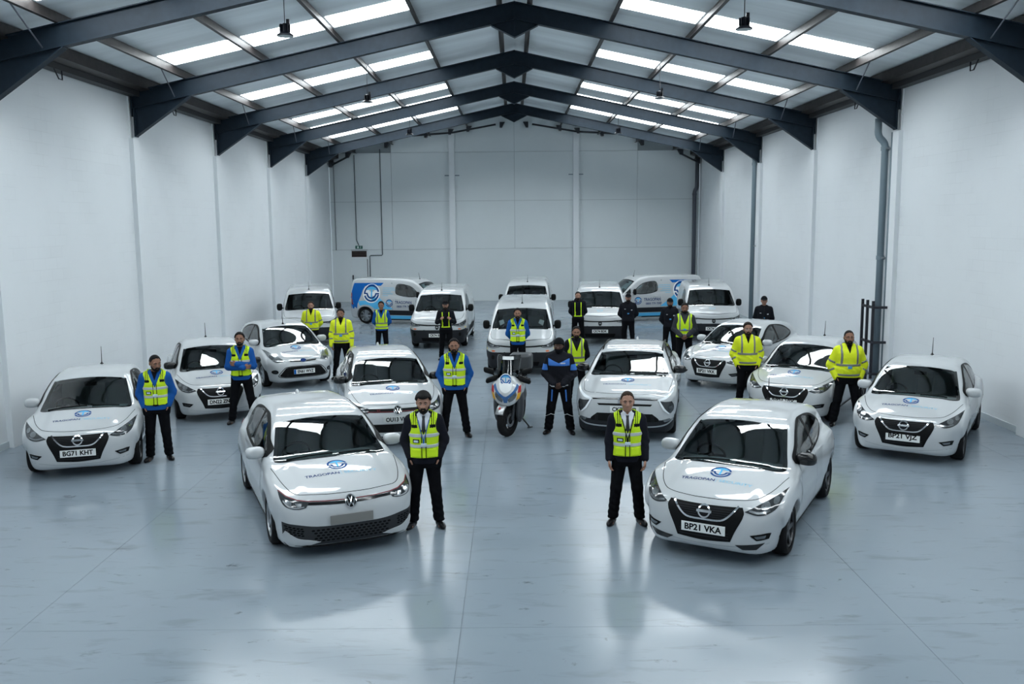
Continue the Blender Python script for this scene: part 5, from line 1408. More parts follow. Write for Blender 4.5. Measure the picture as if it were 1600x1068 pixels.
    # side stand and exhaust
    MB().tube([(.12, .62, .30), (.30, .74, .03)], .016, 8).tube([(.28, .70, .015), (.36, .78, .015)], .014, 6).build('side_stand', DGREY, R, smooth=True)
    MB().tube([(-.22, 1.1, .36), (-.24, 1.75, .46)], [.05, .075], 14).build('exhaust', SILVER, R, smooth=True)
    return R
# ================================================================== PEOPLE
HIVIS = mat('hi_vis_yellow', (.56, .80, .02), .7, spec=.2, bump=(60, .15))
HIVIS2 = mat('hi_vis_jacket_yellow', (.68, .78, .02), .65, spec=.2, bump=(25, .4))
TAPE = mat('reflective_tape_silver', (.50, .54, .54), .4)
TAPEG = mat('reflective_tape_grey', (.17, .18, .16), .5)
FLEECE = mat('royal_blue_fleece', (.012, .085, .31), .85, spec=.1, bump=(200, .3))
SUIT = mat('suit_charcoal', (.011, .012, .018), .8, spec=.08, bump=(150, .2))
UNIFORM = mat('dark_uniform', (.010, .011, .015), .8, spec=.08, bump=(90, .3))
GREYTOP = mat('grey_jacket', (.035, .038, .046), .8, spec=.1)
TROUSER = mat('black_trousers', (.005, .0055, .007), .85, spec=.06, bump=(20, .5))
SHOE = mat('black_shoe', (.004, .004, .005), .3, spec=.25)
SHIRT = mat('white_shirt', (.62, .66, .72), .7)
TIE = mat('black_tie', (.006, .007, .012), .6)
BLACKCLOTH = mat('black_cloth', (.006, .007, .009), .8, spec=.08)
STRAPBLUE = mat('lanyard_blue', (.02, .10, .38), .6)
CARD = mat('badge_card', (.55, .66, .75), .4)
CARDBLUE = mat('badge_card_blue', (.06, .30, .60), .4)
SKINS = {k: mat('skin_'+k, c, .5, spec=.35) for k, c in dict(fair=(.34, .185, .13), tan=(.25, .125, .08), mid=(.20, .095, .06), deep=(.075, .036, .024)).items()}
LIPS = mat('lips', (.22, .09, .075), .5)
HAIR = {k: mat('hair_'+k, c, .6, spec=.12, bump=(160, .6)) for k, c in dict(black=(.008, .0075, .008), dark=(.018, .013, .010), brown=(.035, .022, .015)).items()}
EYEW = mat('eye_white', (.24, .22, .20), .4, spec=.2); IRIS = mat('eye_iris', (.012, .008, .006), .2)
BIKEBLUE = mat('bike_jacket_blue', (.03, .15, .50), .7)
REFLW = mat('white_piping', (.5, .52, .54), .5)

TZ = np.array([.78, .86, .93, 1.02, 1.10, 1.20, 1.30, 1.37, 1.42, 1.47, 1.50])
TX = np.array([.13, .168, .172, .152, .146, .155, .172, .178, .160, .095, .06])
TY = np.array([.10, .116, .118, .104, .104, .112, .122, .118, .100, .072, .06])
TC_ = np.array([.01, .012, .008, .0, -.004, -.006, -.002, .006, .014, .02, .02])
zf_ = np.linspace(.7, 1.6, 91)
_k = np.array([1, 2, 3, 2, 1.])/9
TXs, TYs, TCs = [np.convolve(np.pad(np.interp(zf_, TZ, a), 2, 'edge'), _k, 'valid') for a in (TX, TY, TC_)]

def gate(P, lo, hi, fn, m_=.06):
    """evaluate fn only near its box; elsewhere a safe lower bound"""
    lo = np.asarray(lo)-m_; hi = np.asarray(hi)+m_
    q = np.maximum(np.maximum(lo-P, P-hi), 0); d = np.linalg.norm(q, axis=1)+m_*.7
    k = (q == 0).all(1)
    if k.any(): d[k] = fn(P[k])
    return d

class Figure:
    def __init__(s, pose='behind', spread=.10, wide=1.0, deep=1.0, yaw=0., pitch=0., nod=0., step=0., tw=0.):
        s.wide, s.deep = wide, deep
        c, n = math.cos(yaw), math.sin(yaw); cp, sp = math.cos(pitch), math.sin(pitch)
        s.HR = (Matrix.Rotation(yaw, 3, 'Z')@Matrix.Rotation(pitch, 3, 'X'))
        s.HM = np.array(s.HR); s.HP = np.array([0, .015, 1.50])
        s.hands = {}
        sw = .178+.02*(wide-1)
        A = {}
        for g in (-1, 1):
            S = (g*sw, .012, 1.405)
            if pose == 'sides': E, Wr, D, N, U = (g*.222*wide, .03, 1.125), (g*.236*wide, -.045, .885), (g*-.03, -.10, -1), (-g, -.2, 0), (0, -1, 0)
            elif pose == 'pockets': E, Wr, D, N, U = (g*.250*wide, .07, 1.135), (g*.188*wide, -.030, .935), (-g*.16, -.06, -1), (-g, .1, 0), (0, -1, 0)
            elif pose == 'behind': E, Wr, D, N, U = (g*.238*wide, .085, 1.13), (g*.12, .175*deep, .96), (-g*.8, .05, -.35), (0, 1, 0), (0, 0, 1)
            elif pose == 'clasped': E, Wr, D, N, U = (g*.243*wide, .03, 1.12), (g*.085, -.195*deep-.01*g, .965+.01*g), (-g*.72, -.18, -.55), (-g*.3, 1, -.1), (0, -.3, 1)
            elif pose == 'crossed':
                if g > 0: E, Wr, D, N, U = (.228, -.03, 1.13), (-.055, -.20*deep, 1.195), (-1, .15, .12), (0, 1, 0), (0, 0, 1)
                else: E, Wr, D, N, U = (-.228, -.03, 1.13), (.06, -.215*deep, 1.125), (1, .10, .10), (0, 1, 0), (0, 0, 1)
            elif pose == 'vest': E, Wr, D, N, U = (g*.25*wide, .02, 1.14), (g*.165, -.17*deep, 1.20), (-g*.5, -.1, .65), (0, 1, -.2), (-g*.5, 0, .8)
            A[g] = tuple(np.array(q, float) for q in (S, E, Wr)); s.hands[g] = (A[g][2],)+tuple(np.array(q, float)/np.linalg.norm(q) for q in (D, N, U))
        s.arm = A; s.pose = pose
        s.leg = {}
        for g in (-1, 1):
            f = step*g
            s.leg[g] = (np.array((g*.092, .01, .90)), np.array((g*(.092+spread*.55), -.012-f*.5, .49)), np.array((g*(.092+spread), .03-f, .085)))
        s.finger_cache = {g: s._fingers(g) for g in (-1, 1)}
    def _fingers(s, g):
        Wr, D, N, U = s.hands[g]
        U = U-D*(U@D); U /= np.linalg.norm(U); N = np.cross(D, U); 
        if N@s.hands[g][2] < 0: N = -N
        C = []
        base = Wr+D*.015
        for i, (ln, off) in enumerate(((.066, .030), (.075, .010), (.070, -.011), (.054, -.031))):
            k0 = base+U*off*.7; k1 = Wr+D*.088+U*off
            C.append((k0, k1, .0155, .0125, 0))
            a1, a2 = (.35+.08*i, .9+.12*i) if s.pose != 'clasped' else (.7, 1.3)
            d1 = D*math.cos(a1)+N*math.sin(a1); d2 = D*math.cos(a2)+N*math.sin(a2)
            p1 = k1+d1*ln*.58; p2 = p1+d2*ln*.52
            C.append((k1, p1, .0105, .0095, 1)); C.append((p1, p2, .0095, .0078, 1))
        t0 = Wr+D*.022+U*.022; t1 = t0+(U*.62+D*.75+N*.25)*.045; t2 = t1+(U*.25+D*.95+N*.25)*.032
        C.append((t0, t1, .0145, .0125, 1)); C.append((t1, t2, .0118, .0090, 1))
        return C
    # --- pieces
    def torso(s, P, off=0.):
        x, y, z = P.T
        wx = np.interp(z, zf_, TXs)*s.wide+off; wy = np.interp(z, zf_, TYs)*s.deep+off; cy = np.interp(z, zf_, TCs)
        q = (np.abs(x/wx)**2.3+np.abs((y-cy)/wy)**2.3)**(1/2.3)
        d = (q-1)*np.minimum(wx, wy)*.93
        return smax(smax(d, z-1.50-off, .03), .80-off*.5-z, .03)
    def traps(s, P, off=0.):
        d = None
        for g in (-1, 1):
            q = capsule(P, (g*.035, .02, 1.468), (s.arm[g][0][0]*.86, .012, 1.418), .046+off, .052+off); d = q if d is None else np.minimum(d, q)
        return d
    def arms(s, P, off=0., cut=0., loose=0.):
        d = None
        for g in (-1, 1):
            S, E, Wr = s.arm[g]; Wc = Wr+(E-Wr)/np.linalg.norm(E-Wr)*cut
            q = smin(capsule(P, S, E, .060+off, .044+off+loose), capsule(P, E, Wc, .044+off+loose, .029+off*.9+loose*.6), .02)
            d = q if d is None else np.minimum(d, q)
        return d
    def legs(s, P, off=0., ank=0.):
        d = None
        for g in (-1, 1):
            h, k, a = s.leg[g]
            q = smin(capsule(P, h, k, .086+off, .058+off), capsule(P, k, a, .056+off, .040+off+ank), .03)
            d = q if d is None else smin(d, q, .02)
        return d
    def hand(s, P, g):
        Wr = s.hands[g][0]
        def fn(Q):
            d = None; e = None
            for a, b, r0, r1, fl in s.finger_cache[g]:
                q = capsule(Q, a, b, r0, r1)
                if fl: e = q if e is None else np.minimum(e, q)
                else: d = q if d is None else smin(d, q, .012)
            return smin(d, e, .005)
        return gate(P, Wr-.17, Wr+.17, fn, .03)
    def to_head(s, P): return ((P-s.HP)@s.HM)/1.06+s.HP
    def skull(s, Q):
        x, y, z = Q.T; ax = np.abs(x)
        d = ellip(Q, (0, .012, 1.662), (.077, .097, .098))
        d = smin(d, ellip(Q, (0, -.022, 1.600), (.061, .074, .078)), .035)
        d = smin(d, ellip(Q, (0, -.052, 1.552), (.036, .040, .030)), .03)
        return d
    def headf(s, P):
        Q = s.to_head(P); d = s.skull(Q); A = Q*[1, 1, 1]; A = np.stack([np.abs(Q[:, 0]), Q[:, 1], Q[:, 2]], 1)
        d = smin(d, ellip(A, (.030, -.076, 1.667), (.030, .014, .010)), .016)       # brow
        d = smax(d, -ellip(A, (.032, -.103, 1.645), (.022, .020, .014)), .012)      # sockets
        d = smin(d, capsule(Q, (0, -.083, 1.655), (0, -.108, 1.613), .009, .0135), .012)   # nose
        d = smin(d, ellip(A, (.012, -.094, 1.608), (.010, .012, .009)), .008)
        d = smin(d, ellip(A, (.045, -.062, 1.618), (.022, .018, .018)), .02)        # cheek
        d = smin(d, ellip(Q, (0, -.083, 1.574), (.022, .010, .011)), .012)          # mouth
        d = smin(d, ellip(A, (.080, .012, 1.635), (.010, .022, .033)), .006)        # ear
        return d
    def body(s, P):
        d = smin(s.torso(P), s.traps(P), .04)
        d = smin(d, s.arms(P), .03)
        d = smin(d, gate(P, (-.5, -.4, .05), (.5, .4, .98), s.legs), .03)
        d = smin(d, gate(P, (-.07, -.06, 1.44), (.07, .09, 1.60), lambda q: capsule(q, (0, .022, 1.45), s.HM@(np.array([0, .004, 1.585])-s.HP)+s.HP, .056, .052)), .025)
        d = smin(d, gate(P, (-.13, -.16, 1.48), (.13, .16, 1.78), s.headf), .02)
        for g in (-1, 1):
            d = smin(d, s.hand(P, g), .012)
            h, k, a = s.leg[g]
            d = smin(d, gate(P, a-.2, a+.2, lambda q: capsule(q, a+[0, .01, -.045], a+[g*.02, -.13, -.055], .03, .025)), .03)
        return d

def dress(name_label, x, y, rz, h, outfit, pose, skin='tan', hair='black', beard=1., cap=None, yaw=0., pitch=.10, spread=.10, wide=1., deep=1., res=.0125,
          step=0., hairlen=.013, vest=None, card=True, glasses=False, hood=False, group=None, cat='person', buzz=False):
    F = Figure(pose, spread, wide, deep, yaw, pitch, step=step)
    k = h/1.75
    root = thing('person', name_label, cat, (x, y, 0), rz, group)
    lo, hi = np.array((-.46, -.36, -.02)), np.array((.46, .36, 1.83))
    def mk(nm, f, m_, r=None, box=None, parent=None, newton=1):
        b0, b1 = box if box else (lo, hi)
        return sdf_obj(nm, f, b0, b1, (r or res), m_, root if parent is None else parent, newton, scale=k, margin=1.15)
    body = mk('body', F.body, SKINS[skin])
    H0, H1 = (-.16, -.19, 1.44), (.16, .17, 1.83)
    rh = min(res, .010)
    # eyes, brows, lips
    def hp(p): return (F.HM@(np.array(p)-F.HP)*1.06+F.HP)*k
    for g in (-1, 1):
        c = hp((g*.031, -.0785, 1.645))
        o = MB().lathe([(0, -.0105*k), (.0074*k, -.0074*k), (.0105*k, 0), (.0074*k, .0074*k), (0, .0105*k)], c, n=10).build('eye', EYEW, root, smooth=True)
        MB().lathe([(0, -.0118*k), (.0052*k, -.0098*k), (.006*k, -.006*k)], hp((g*.031, -.0785, 1.645)), axis=1, n=8).build('iris', IRIS, o)
        if not cap == 'gaiter':
            MB().tube([hp((g*.014, -.094, 1.668)), hp((g*.032, -.093, 1.674)), hp((g*.050, -.078, 1.666))], [.0045*k, .0055*k, .003*k], 6).build('eyebrow', HAIR[hair], root, smooth=True)
    if cap != 'gaiter': mk('lips', lambda P: ellip(F.to_head(P), (0, -.090, 1.574), (.021, .0065, .0075)), LIPS, .006, (hp((-.03, -.12, 1.55))/k-.02, hp((.03, -.06, 1.60))/k+.02))
    if cap not in ('beanie', 'gaiter'):
        def hairf(P):
            Q = F.to_head(P); x, y, z = Q.T
            zl = np.interp(y, [-.12, -.065, -.045, -.028, -.015, .0, .028, .045, .06, .1], [1.747, 1.742, 1.726, 1.695, 1.668, 1.672, 1.668, 1.620, 1.585, 1.56])+3.*np.clip(np.abs(x)-.03, 0, .03)**2*(y < -.03)
            d = smax(F.skull(Q)-hairlen*np.clip((z-1.58)/.1, .35, 1), zl-z+.005*np.sin(x*170+y*60), .006)+.0022*np.sin(x*210+z*90)*np.sin(y*190-z*60)
            if hairlen > .02: d = smin(d, smax(ellip(Q, (0, -.055, 1.735), (.070, .055, .030)), -1., .01), .02)
            return d
        mk('hair', hairf, HAIR[hair], rh, (H0, H1))
    if beard and cap != 'gaiter':
        def beardf(P):
            Q = F.to_head(P); x, y, z = Q.T; ax = np.abs(x)
            top = np.where(ax < .027, 1.598, np.interp(ax, [.027, .042, .060, .075], [1.588, 1.570, 1.585, 1.610]))
            d = smax(F.headf(P)-.0045-.004*beard, z-top, .006)
            d = smax(d, y+.006, .006)
            d = np.maximum(d, -ellip(Q, (0, -.095, 1.5745), (.020, .03, .0062)))
            d = np.maximum(d, np.interp(ax, [0, .02, .05], [1.525, 1.53, 1.545])-.012*beard-z)
            return d
        mk('beard', beardf, HAIR[hair], rh, (H0, H1))
    if cap == 'cap':
        def capf(P):
            Q = F.to_head(P)
            d = smax(ellip(Q, (0, .010, 1.678), (.088, .108, .094)), 1.683-.18*Q[:, 1]*0-Q[:, 2], .008)
            return smin(d, smax(ellip(Q, (0, -.112, 1.688-.0), (.074, .072, .013)), Q[:, 1]+.055, .006), .006)
        mk('cap', capf, BLACKCLOTH, rh, ((-.16, -.24, 1.5), (.16, .17, 1.83)))
    if cap in ('beanie', 'gaiter'):
        def bf(P):
            Q = F.to_head(P); x, y, z = Q.T
            zl = np.interp(y, [-.12, -.06, -.02, .03, .09], [1.690, 1.684, 1.655, 1.62, 1.57])
            return smax(smax(F.skull(Q)-.020, zl-z, .010), -1e3, .01)
        mk('beanie', bf, BLACKCLOTH, rh, (H0, H1))
    if cap == 'gaiter':
        def gf(P):
            Q = F.to_head(P); x, y, z = Q.T
            zl = np.interp(y, [-.12, -.07, 0, .05], [1.593, 1.600, 1.62, 1.64])
            return smin(smax(F.skull(Q)-.012, z-zl, .008), smax(capsule(P, (0, .02, 1.43), (0, .01, 1.54), .085, .072), P[:, 2]-1.56, .02), .03)
        mk('neck_tube', gf, BLACKCLOTH, rh, ((-.16, -.19, 1.40), (.16, .17, 1.72)))
    if hood:
        mk('hood', lambda P: smax(smin(capsule(P, (-.07, .05, 1.475), (.07, .05, 1.475), .062), ellip(P, (0, .085, 1.50), (.115, .07, .085)), .04), -capsule(P, (0, -.06, 1.60), (0, .03, 1.45), .075, .06), .02), UNIFORM, .013, ((-.2, -.1, 1.35), (.2, .2, 1.66)))
    if glasses:
        g_ = MB()
        for g in (-1, 1):
            pts = [hp((g*.033+.024*math.cos(t), -.108+.006*abs(math.cos(t)), 1.644+.019*math.sin(t))) for t in np.linspace(0, 2*math.pi, 13)]
            g_.tube(pts, .0022*k, 5, cap=False); g_.tube([hp((g*.056, -.105, 1.648)), hp((g*.080, .0, 1.648))], .002*k, 5)
        g_.tube([hp((-.010, -.110, 1.648)), hp((.010, -.110, 1.648))], .002*k, 5)
        g_.build('glasses', SILVER, root, smooth=True)
    # shoes
    for g in (-1, 1):
        a = F.leg[g][2]
        tw = .34*g
        def shf(P, a=a, tw=tw):
            q = P-a*[1, 1, 0]; c, n = math.cos(tw), math.sin(tw)
            X = q[:, 0]*c+q[:, 1]*n; Y = -q[:, 0]*n+q[:, 1]*c; Q = np.stack([X, Y, q[:, 2]], 1)
            d = smin(ellip(Q, (0, .015, .045), (.043, .062, .060)), ellip(Q, (0, -.105, .030), (.048, .115, .046)), .03)
            return smax(d, -q[:, 2], .008)
        sh = mk('shoe', shf, SHOE, .014, (a-[.14, .26, .12], a+[.14, .16, .08]))
    # trousers
    loose = .017 if outfit != 'biker' else .026
    def trf(P):
        d = smin(F.legs(P, loose, .014), smax(F.torso(P, .012), P[:, 2]-1.03, .01), .03)
        if pose == 'pockets':
            for g in (-1, 1): d = smin(d, capsule(P, F.hands[g][0]+F.hands[g][1]*.02, F.hands[g][0]+F.hands[g][1]*.12, .043, .045), .03)
        wr = .004*np.sin(P[:, 2]*70+P[:, 0]*25)*np.clip((.5-P[:, 2])/.3, 0, 1)
        return smax(d+wr, .072-P[:, 2], .01)
    mk('trousers', trf, TROUSER, max(res, .0145), ((-.34, -.25, .02), (.34, .25, 1.08)))
    # top
    topm = dict(suit=SUIT, blue=FLEECE, dark=UNIFORM, hivis=HIVIS2, biker=UNIFORM, grey=GREYTOP)[outfit]
    o_ = dict(suit=.020, blue=.022, dark=.022, hivis=.036, biker=.030, grey=.024)[outfit]
    hem = dict(suit=.86, blue=.868, dark=.92, hivis=.925, biker=.90, grey=.93)[outfit]
    cut = dict(suit=.012, blue=.0, dark=.0, hivis=-.012, biker=.0, grey=.0)[outfit]
    lo_ = dict(suit=.010, blue=.014, dark=.012, hivis=.024, biker=.014, grey=.014)[outfit]
    def core(P, off): return smin(smin(F.torso(P, off), F.traps(P, off*.8), .04), -1e-9+F.torso(P, off), .01)
    def topf(P):
        t_ = smin(F.torso(P, o_), F.traps(P, o_*.8), .04)
        if outfit == 'hivis': t_ = smin(t_, ellip(P, (0, -.005, 1.06), (.20*wide, .155*deep, .16)), .06)
        d = smin(t_, F.arms(P, o_*.75, cut, lo_), .035)
        d = d+.0035*np.sin(P[:, 2]*55+P[:, 0]*40+P[:, 1]*30)*np.clip(.14-np.abs(P[:, 2]-1.1), 0, .14)/.14
        d = smax(d, hem-P[:, 2]+np.where(np.abs(P[:, 0]) > .215, -.3, 0.), .008) if outfit != 'x' else d
        # collar
        ch = dict(suit=1.475, blue=1.520, dark=1.515, hivis=1.525, biker=1.53, grey=1.50)[outfit]
        c = smax(capsule(P, (0, .028, 1.42), (0, .018, 1.53), .094, .080), P[:, 2]-ch+.25*np.clip(-P[:, 1], 0, .1), .01)
        d = smin(d, c, .02)
        d = np.maximum(d, -capsule(P, (0, .018, 1.47), (0, .0, 1.60), .060, .072))
        if outfit == 'suit':
            v = np.abs(P[:, 0])-(P[:, 2]-1.14)*.25
            d = smax(d, -np.maximum(np.maximum(v, P[:, 1]+.02), 1.12-P[:, 2]), .006)
        elif outfit in ('blue', 'hivis', 'dark') and cap != 'gaiter':
            zv = {'blue': 1.36, 'hivis': 1.36, 'dark': 1.42}[outfit]
            v = np.abs(P[:, 0])-(P[:, 2]-zv)*.33
            d = smax(d, -np.maximum(np.maximum(v, P[:, 1]+.02), zv-P[:, 2]), .006)
        return d
    top = mk({'suit': 'suit_jacket', 'blue': 'fleece_jacket', 'hivis': 'padded_jacket', 'biker': 'riding_jacket'}.get(outfit, 'jacket'), topf, topm, None, ((-.42, -.34, .80), (.42, .34, 1.60)))
    if outfit in ('blue', 'hivis', 'dark') and cap != 'gaiter':
        mk('undershirt', lambda P: smax(smin(F.torso(P, .012), capsule(P, (0, .02, 1.40), (0, .014, 1.455), .070, .066), .03), smax(1.30-P[:, 2], P[:, 2]-1.52, .01), .01), BLACKCLOTH, .013, ((-.2, -.2, 1.26), (.2, .2, 1.56)))
    if outfit == 'suit':
        sh = mk('shirt', lambda P: smax(smax(smin(smin(F.torso(P, .010), F.traps(P, .006), .04), capsule(P, (0, .022, 1.44), (0, .012, 1.525), .068, .063), .02), smax(1.08-P[:, 2], P[:, 2]-1.525-.1*P[:, 1], .01), .01), -np.maximum(np.abs(P[:, 0])-(P[:, 2]-1.475)*.6, P[:, 1]+.01), .006), SHIRT, .0115, ((-.22, -.2, 1.04), (.22, .2, 1.58)))
        mk('tie', lambda P: np.maximum(np.maximum(smin(F.torso(P, .018), capsule(P, (0, .02, 1.44), (0, .01, 1.50), .076, .072), .02), np.abs(P[:, 0])-np.interp(P[:, 2], [1.1, 1.12, 1.42, 1.445, 1.475], [.002, .030, .018, .016, .021])), np.maximum(P[:, 1], np.maximum(P[:, 2]-1.475, 1.10-P[:, 2]))), TIE, .008, ((-.05, -.2, 1.08), (.05, .0, 1.49)))
    for g in (-1, 1):
        if outfit == 'suit':
            S, E, Wr = F.arm[g]; u = (Wr-E)/np.linalg.norm(Wr-E)
            if pose == 'sides': MB().tube([(Wr-u*.012)*k, (Wr+u*.010)*k], .040*k, 12).build('shirt_cuff', SHIRT, root, smooth=True)
    vb = ((-.26, -.26, .86), (.26, .26, 1.54))
    ov = o_+.013
    def vcore(P, off): return smin(F.torso(P, off), F.traps(P, off*.85), .04)
    def slab(f, z0, z1): return lambda P: np.maximum(f(P), np.maximum(z0-P[:, 2], P[:, 2]-z1))
    if vest in ('sec', 'plain'):
        hv, zv, sl_ = (.955 if outfit == 'blue' else .935, 1.245, .42) if vest == 'sec' else (.915, 1.235, .40)
        def vestf(P, e=0.):
            d = vcore(P, ov+e)
            ax = np.abs(P[:, 0])
            d = smax(d, hv-P[:, 2]-(.02*np.clip(1-ax/.08, 0, 1) if vest == 'sec' else 0), .006)
            for g in (-1, 1):
                S = F.arm[g][0]
                d = smax(d, -(np.hypot((P[:, 2]-1.36)/1.45, np.abs(ax-.252*wide)*1.0)-.096), .008)
            d = smax(d, ax-.176*wide-.06*np.clip((1.27-P[:, 2])/.1, 0, 1), .006)
            v = np.maximum(np.maximum(ax-(P[:, 2]-zv)*sl_, P[:, 1]-.02), zv-P[:, 2])
            d = smax(d, -v, .005)
            return smax(d, -capsule(P, (0, .018, 1.40), (0, .0, 1.60), .085, .095), .005)
        ve = mk('hi_vis_vest', vestf, HIVIS, min(res, .0125), vb)
        vf = lambda P: vestf(P, .004)
        if vest == 'sec':
            for z0, z1 in ((1.215, 1.262), (1.075, 1.118)): mk('reflective_band', slab(vf, z0, z1), TAPE, min(res, .0125), vb, ve)
            for g in (-1, 1):
                mk('shoulder_panel', lambda P: np.maximum(vestf(P, .003), np.maximum(np.abs(P[:, 0]-g*.115*wide)-.038, np.maximum(1.335-P[:, 2], P[:, 1]-.03))), BLACKCLOTH, .0125, vb, ve)
                for j in range(3): mk('shoulder_stripe', lambda P: np.maximum(vestf(P, .0065), np.maximum(np.abs(P[:, 0]-g*(.090+.025*j)*wide)-.0075, np.maximum(1.375-P[:, 2], P[:, 1]-.03))), HIVIS, .0068 if res < .011 else .009, ((g*.115-.07, -.2, 1.32), (g*.115+.07, .1, 1.54)), ve)
                mk('pocket', lambda P: smax(vestf(P, .012), np.maximum(np.abs(P[:, 0]-g*.098*wide)-.058, np.maximum(np.abs(P[:, 2]-1.008)-.052, P[:, 1])), .006), HIVIS, .0125, vb, ve)
                mk('zip_edge', lambda P: np.maximum(vestf(P, .006), np.maximum(np.abs(P[:, 0]-g*.027)-.005, P[:, 1])), BLACKCLOTH, .0075, ((-.06, -.25, .88), (.06, 0, 1.3)), ve)
            mk('hem_piping', lambda P: np.maximum(vestf(P, .006), P[:, 2]-hv-.012), BLACKCLOTH, .010, vb, ve)
            np_ = mk('name_patch', lambda P: np.maximum(vestf(P, .011), np.maximum(np.abs(P[:, 0]+.098*wide)-.040, np.maximum(np.abs(P[:, 2]-1.165)-.024, P[:, 1]))), BLACKCLOTH, .010, ((-.2, -.26, 1.1), (0, 0, 1.24)), ve)
            mk('name_strip', lambda P: np.maximum(vestf(P, .014), np.maximum(np.abs(P[:, 0]+.098*wide)-.030, np.maximum(np.abs(P[:, 2]-1.165)-.015, P[:, 1]))), CARD, .008, ((-.2, -.26, 1.1), (0, 0, 1.24)), ve)
        else:
            for z0, z1 in ((1.075, 1.118), (.965, 1.005)): mk('reflective_band', slab(vf, z0, z1), TAPEG, min(res, .0125), vb, ve)
            for g in (-1, 1): mk('reflective_brace', lambda P: np.maximum(vestf(P, .004), np.maximum(np.abs(P[:, 0]-g*.115*wide)-.019, 1.10-P[:, 2])), TAPEG, min(res, .0125), vb, ve)
    elif vest == 'harness':
        ve = None
        for g in (-1, 1):
            h_ = mk('hi_vis_strap', lambda P: np.maximum(vcore(P, ov), np.maximum(np.abs(P[:, 0]-g*.098)-.013, np.maximum(.99-P[:, 2], P[:, 2]-1.44))), HIVIS, .0115, vb)
        mk('equipment_vest', lambda P: smax(smax(vcore(P, ov-.006), np.abs(P[:, 0])-.155, .01), np.maximum(.985-P[:, 2], P[:, 2]-1.43), .01), BLACKCLOTH, .014, vb)
        mk('hi_vis_hem', lambda P: np.maximum(vcore(P, ov), np.maximum(np.abs(P[:, 2]-1.0)-.014, np.abs(P[:, 0])-.13)), HIVIS, .0115, vb)
        for z0 in (1.05, 1.12): mk('hi_vis_tab', lambda P: np.maximum(vcore(P, ov+.004), np.maximum(np.abs(P[:, 0]+.085)-.012, np.maximum(np.abs(P[:, 2]-z0)-.025, P[:, 1]))), HIVIS, .0115, vb)
    if outfit == 'hivis':
        tb = ((-.42, -.34, .80), (.42, .34, 1.60))
        def armless(P): return smin(smin(F.torso(P, o_), F.traps(P, o_*.8), .04), ellip(P, (0, -.005, 1.06), (.20*wide, .155*deep, .16)), .06)-.005
        for z0, z1 in ((1.135, 1.178), (.955, .995)): mk('reflective_band', slab(armless, z0, z1), TAPEG, min(res, .0125), tb, top)
        for g in (-1, 1):
            mk('reflective_brace', lambda P: np.maximum(smin(F.torso(P, o_), F.traps(P, o_*.8), .04)-.004, np.maximum(np.abs(P[:, 0]-g*.125*wide)-.019, 1.15-P[:, 2])), TAPEG, min(res, .0125), tb, top)
            S, E, Wr = F.arm[g]
            for a, b, t0 in ((S, E, .72), (E, Wr, .45)):
                e = (b-a)/np.linalg.norm(b-a); c = a+(b-a)*t0
                mk('sleeve_band', lambda P: np.maximum(np.maximum(F.arms(P, o_*.75, cut, lo_)-.004, np.abs((P-c)@e)-.019), np.linalg.norm(P-c, axis=1)-.13), TAPEG, min(res, .0125), (c-.16, c+.16), top)
    if outfit == 'biker':
        tb = ((-.42, -.34, .80), (.42, .34, 1.60))
        mk('chest_panel', lambda P: np.maximum(topf(P)-.005, np.maximum(np.maximum(np.abs(P[:, 0])-.195, np.maximum(1.285-P[:, 2], P[:, 2]-1.335-.45*np.abs(P[:, 0]))), P[:, 1]+.01)), BIKEBLUE, .011, tb, top)
        mk('chest_badge', lambda P: np.maximum(topf(P)-.010, np.maximum(np.maximum(np.abs(P[:, 0]-.075)-.045, np.abs(P[:, 2]-1.335)-.010), P[:, 1])), REFLW, .008, tb, top)
        for g in (-1, 1):
            S, E, Wr = F.arm[g]; c = S+(E-S)*.55
            mk('sleeve_patch', lambda P: np.maximum(np.maximum(F.arms(P, o_*.75, cut, lo_)-.005, np.maximum(np.abs(P[:, 2]-c[2])-.055, np.abs(P[:, 0]-c[0])-.10)), P[:, 1]-c[1]-.01), BIKEBLUE, .010, (c-.13, c+.13), top)
            mk('knee_piping', lambda P: np.maximum(trf(P)-.004, np.maximum(np.abs(P[:, 2]-.385+.5*np.abs(P[:, 0]-g*.15))-.006, np.maximum(P[:, 1], -g*P[:, 0]))), REFLW, .009, ((-.3, -.2, .2), (.3, .1, .5)))
            mk('thigh_panel', lambda P: np.maximum(trf(P)-.005, np.maximum(np.abs(P[:, 0]-g*(.125+.06*(.82-P[:, 2])))-.013, np.maximum(np.maximum(.62-P[:, 2], P[:, 2]-.84), P[:, 1]))), BIKEBLUE, .010, ((-.3, -.25, .55), (.3, .1, .9)))
            mk('pocket_flap', lambda P: np.maximum(topf(P)-.005, np.maximum(np.maximum(np.abs(P[:, 0]-g*.12)-.05, np.abs(P[:, 2]-.925)-.010), P[:, 1])), REFLW, .009, tb, top)
    if outfit == 'dark' and card and vest is None:
        for xx, zz, m_, wv, hv_ in ((.0, 1.16, CARDBLUE, .028, .018), (-.10, 1.30, REFLW, .024, .008), (.105, 1.27, REFLW, .022, .014)):
            mk('badge', lambda P: np.maximum(topf(P)-.008, np.maximum(np.maximum(np.abs(P[:, 0]-xx)-wv, np.abs(P[:, 2]-zz)-hv_), P[:, 1])), m_, .010, ((xx-.07, -.28, zz-.06), (xx+.07, 0, zz+.06)), top)
    elif card and pose not in ('crossed',):
        # lanyard and card lying on whatever is outermost
        off = (ov+.012) if vest in ('sec', 'plain') else o_+.022
        zc = 1.118
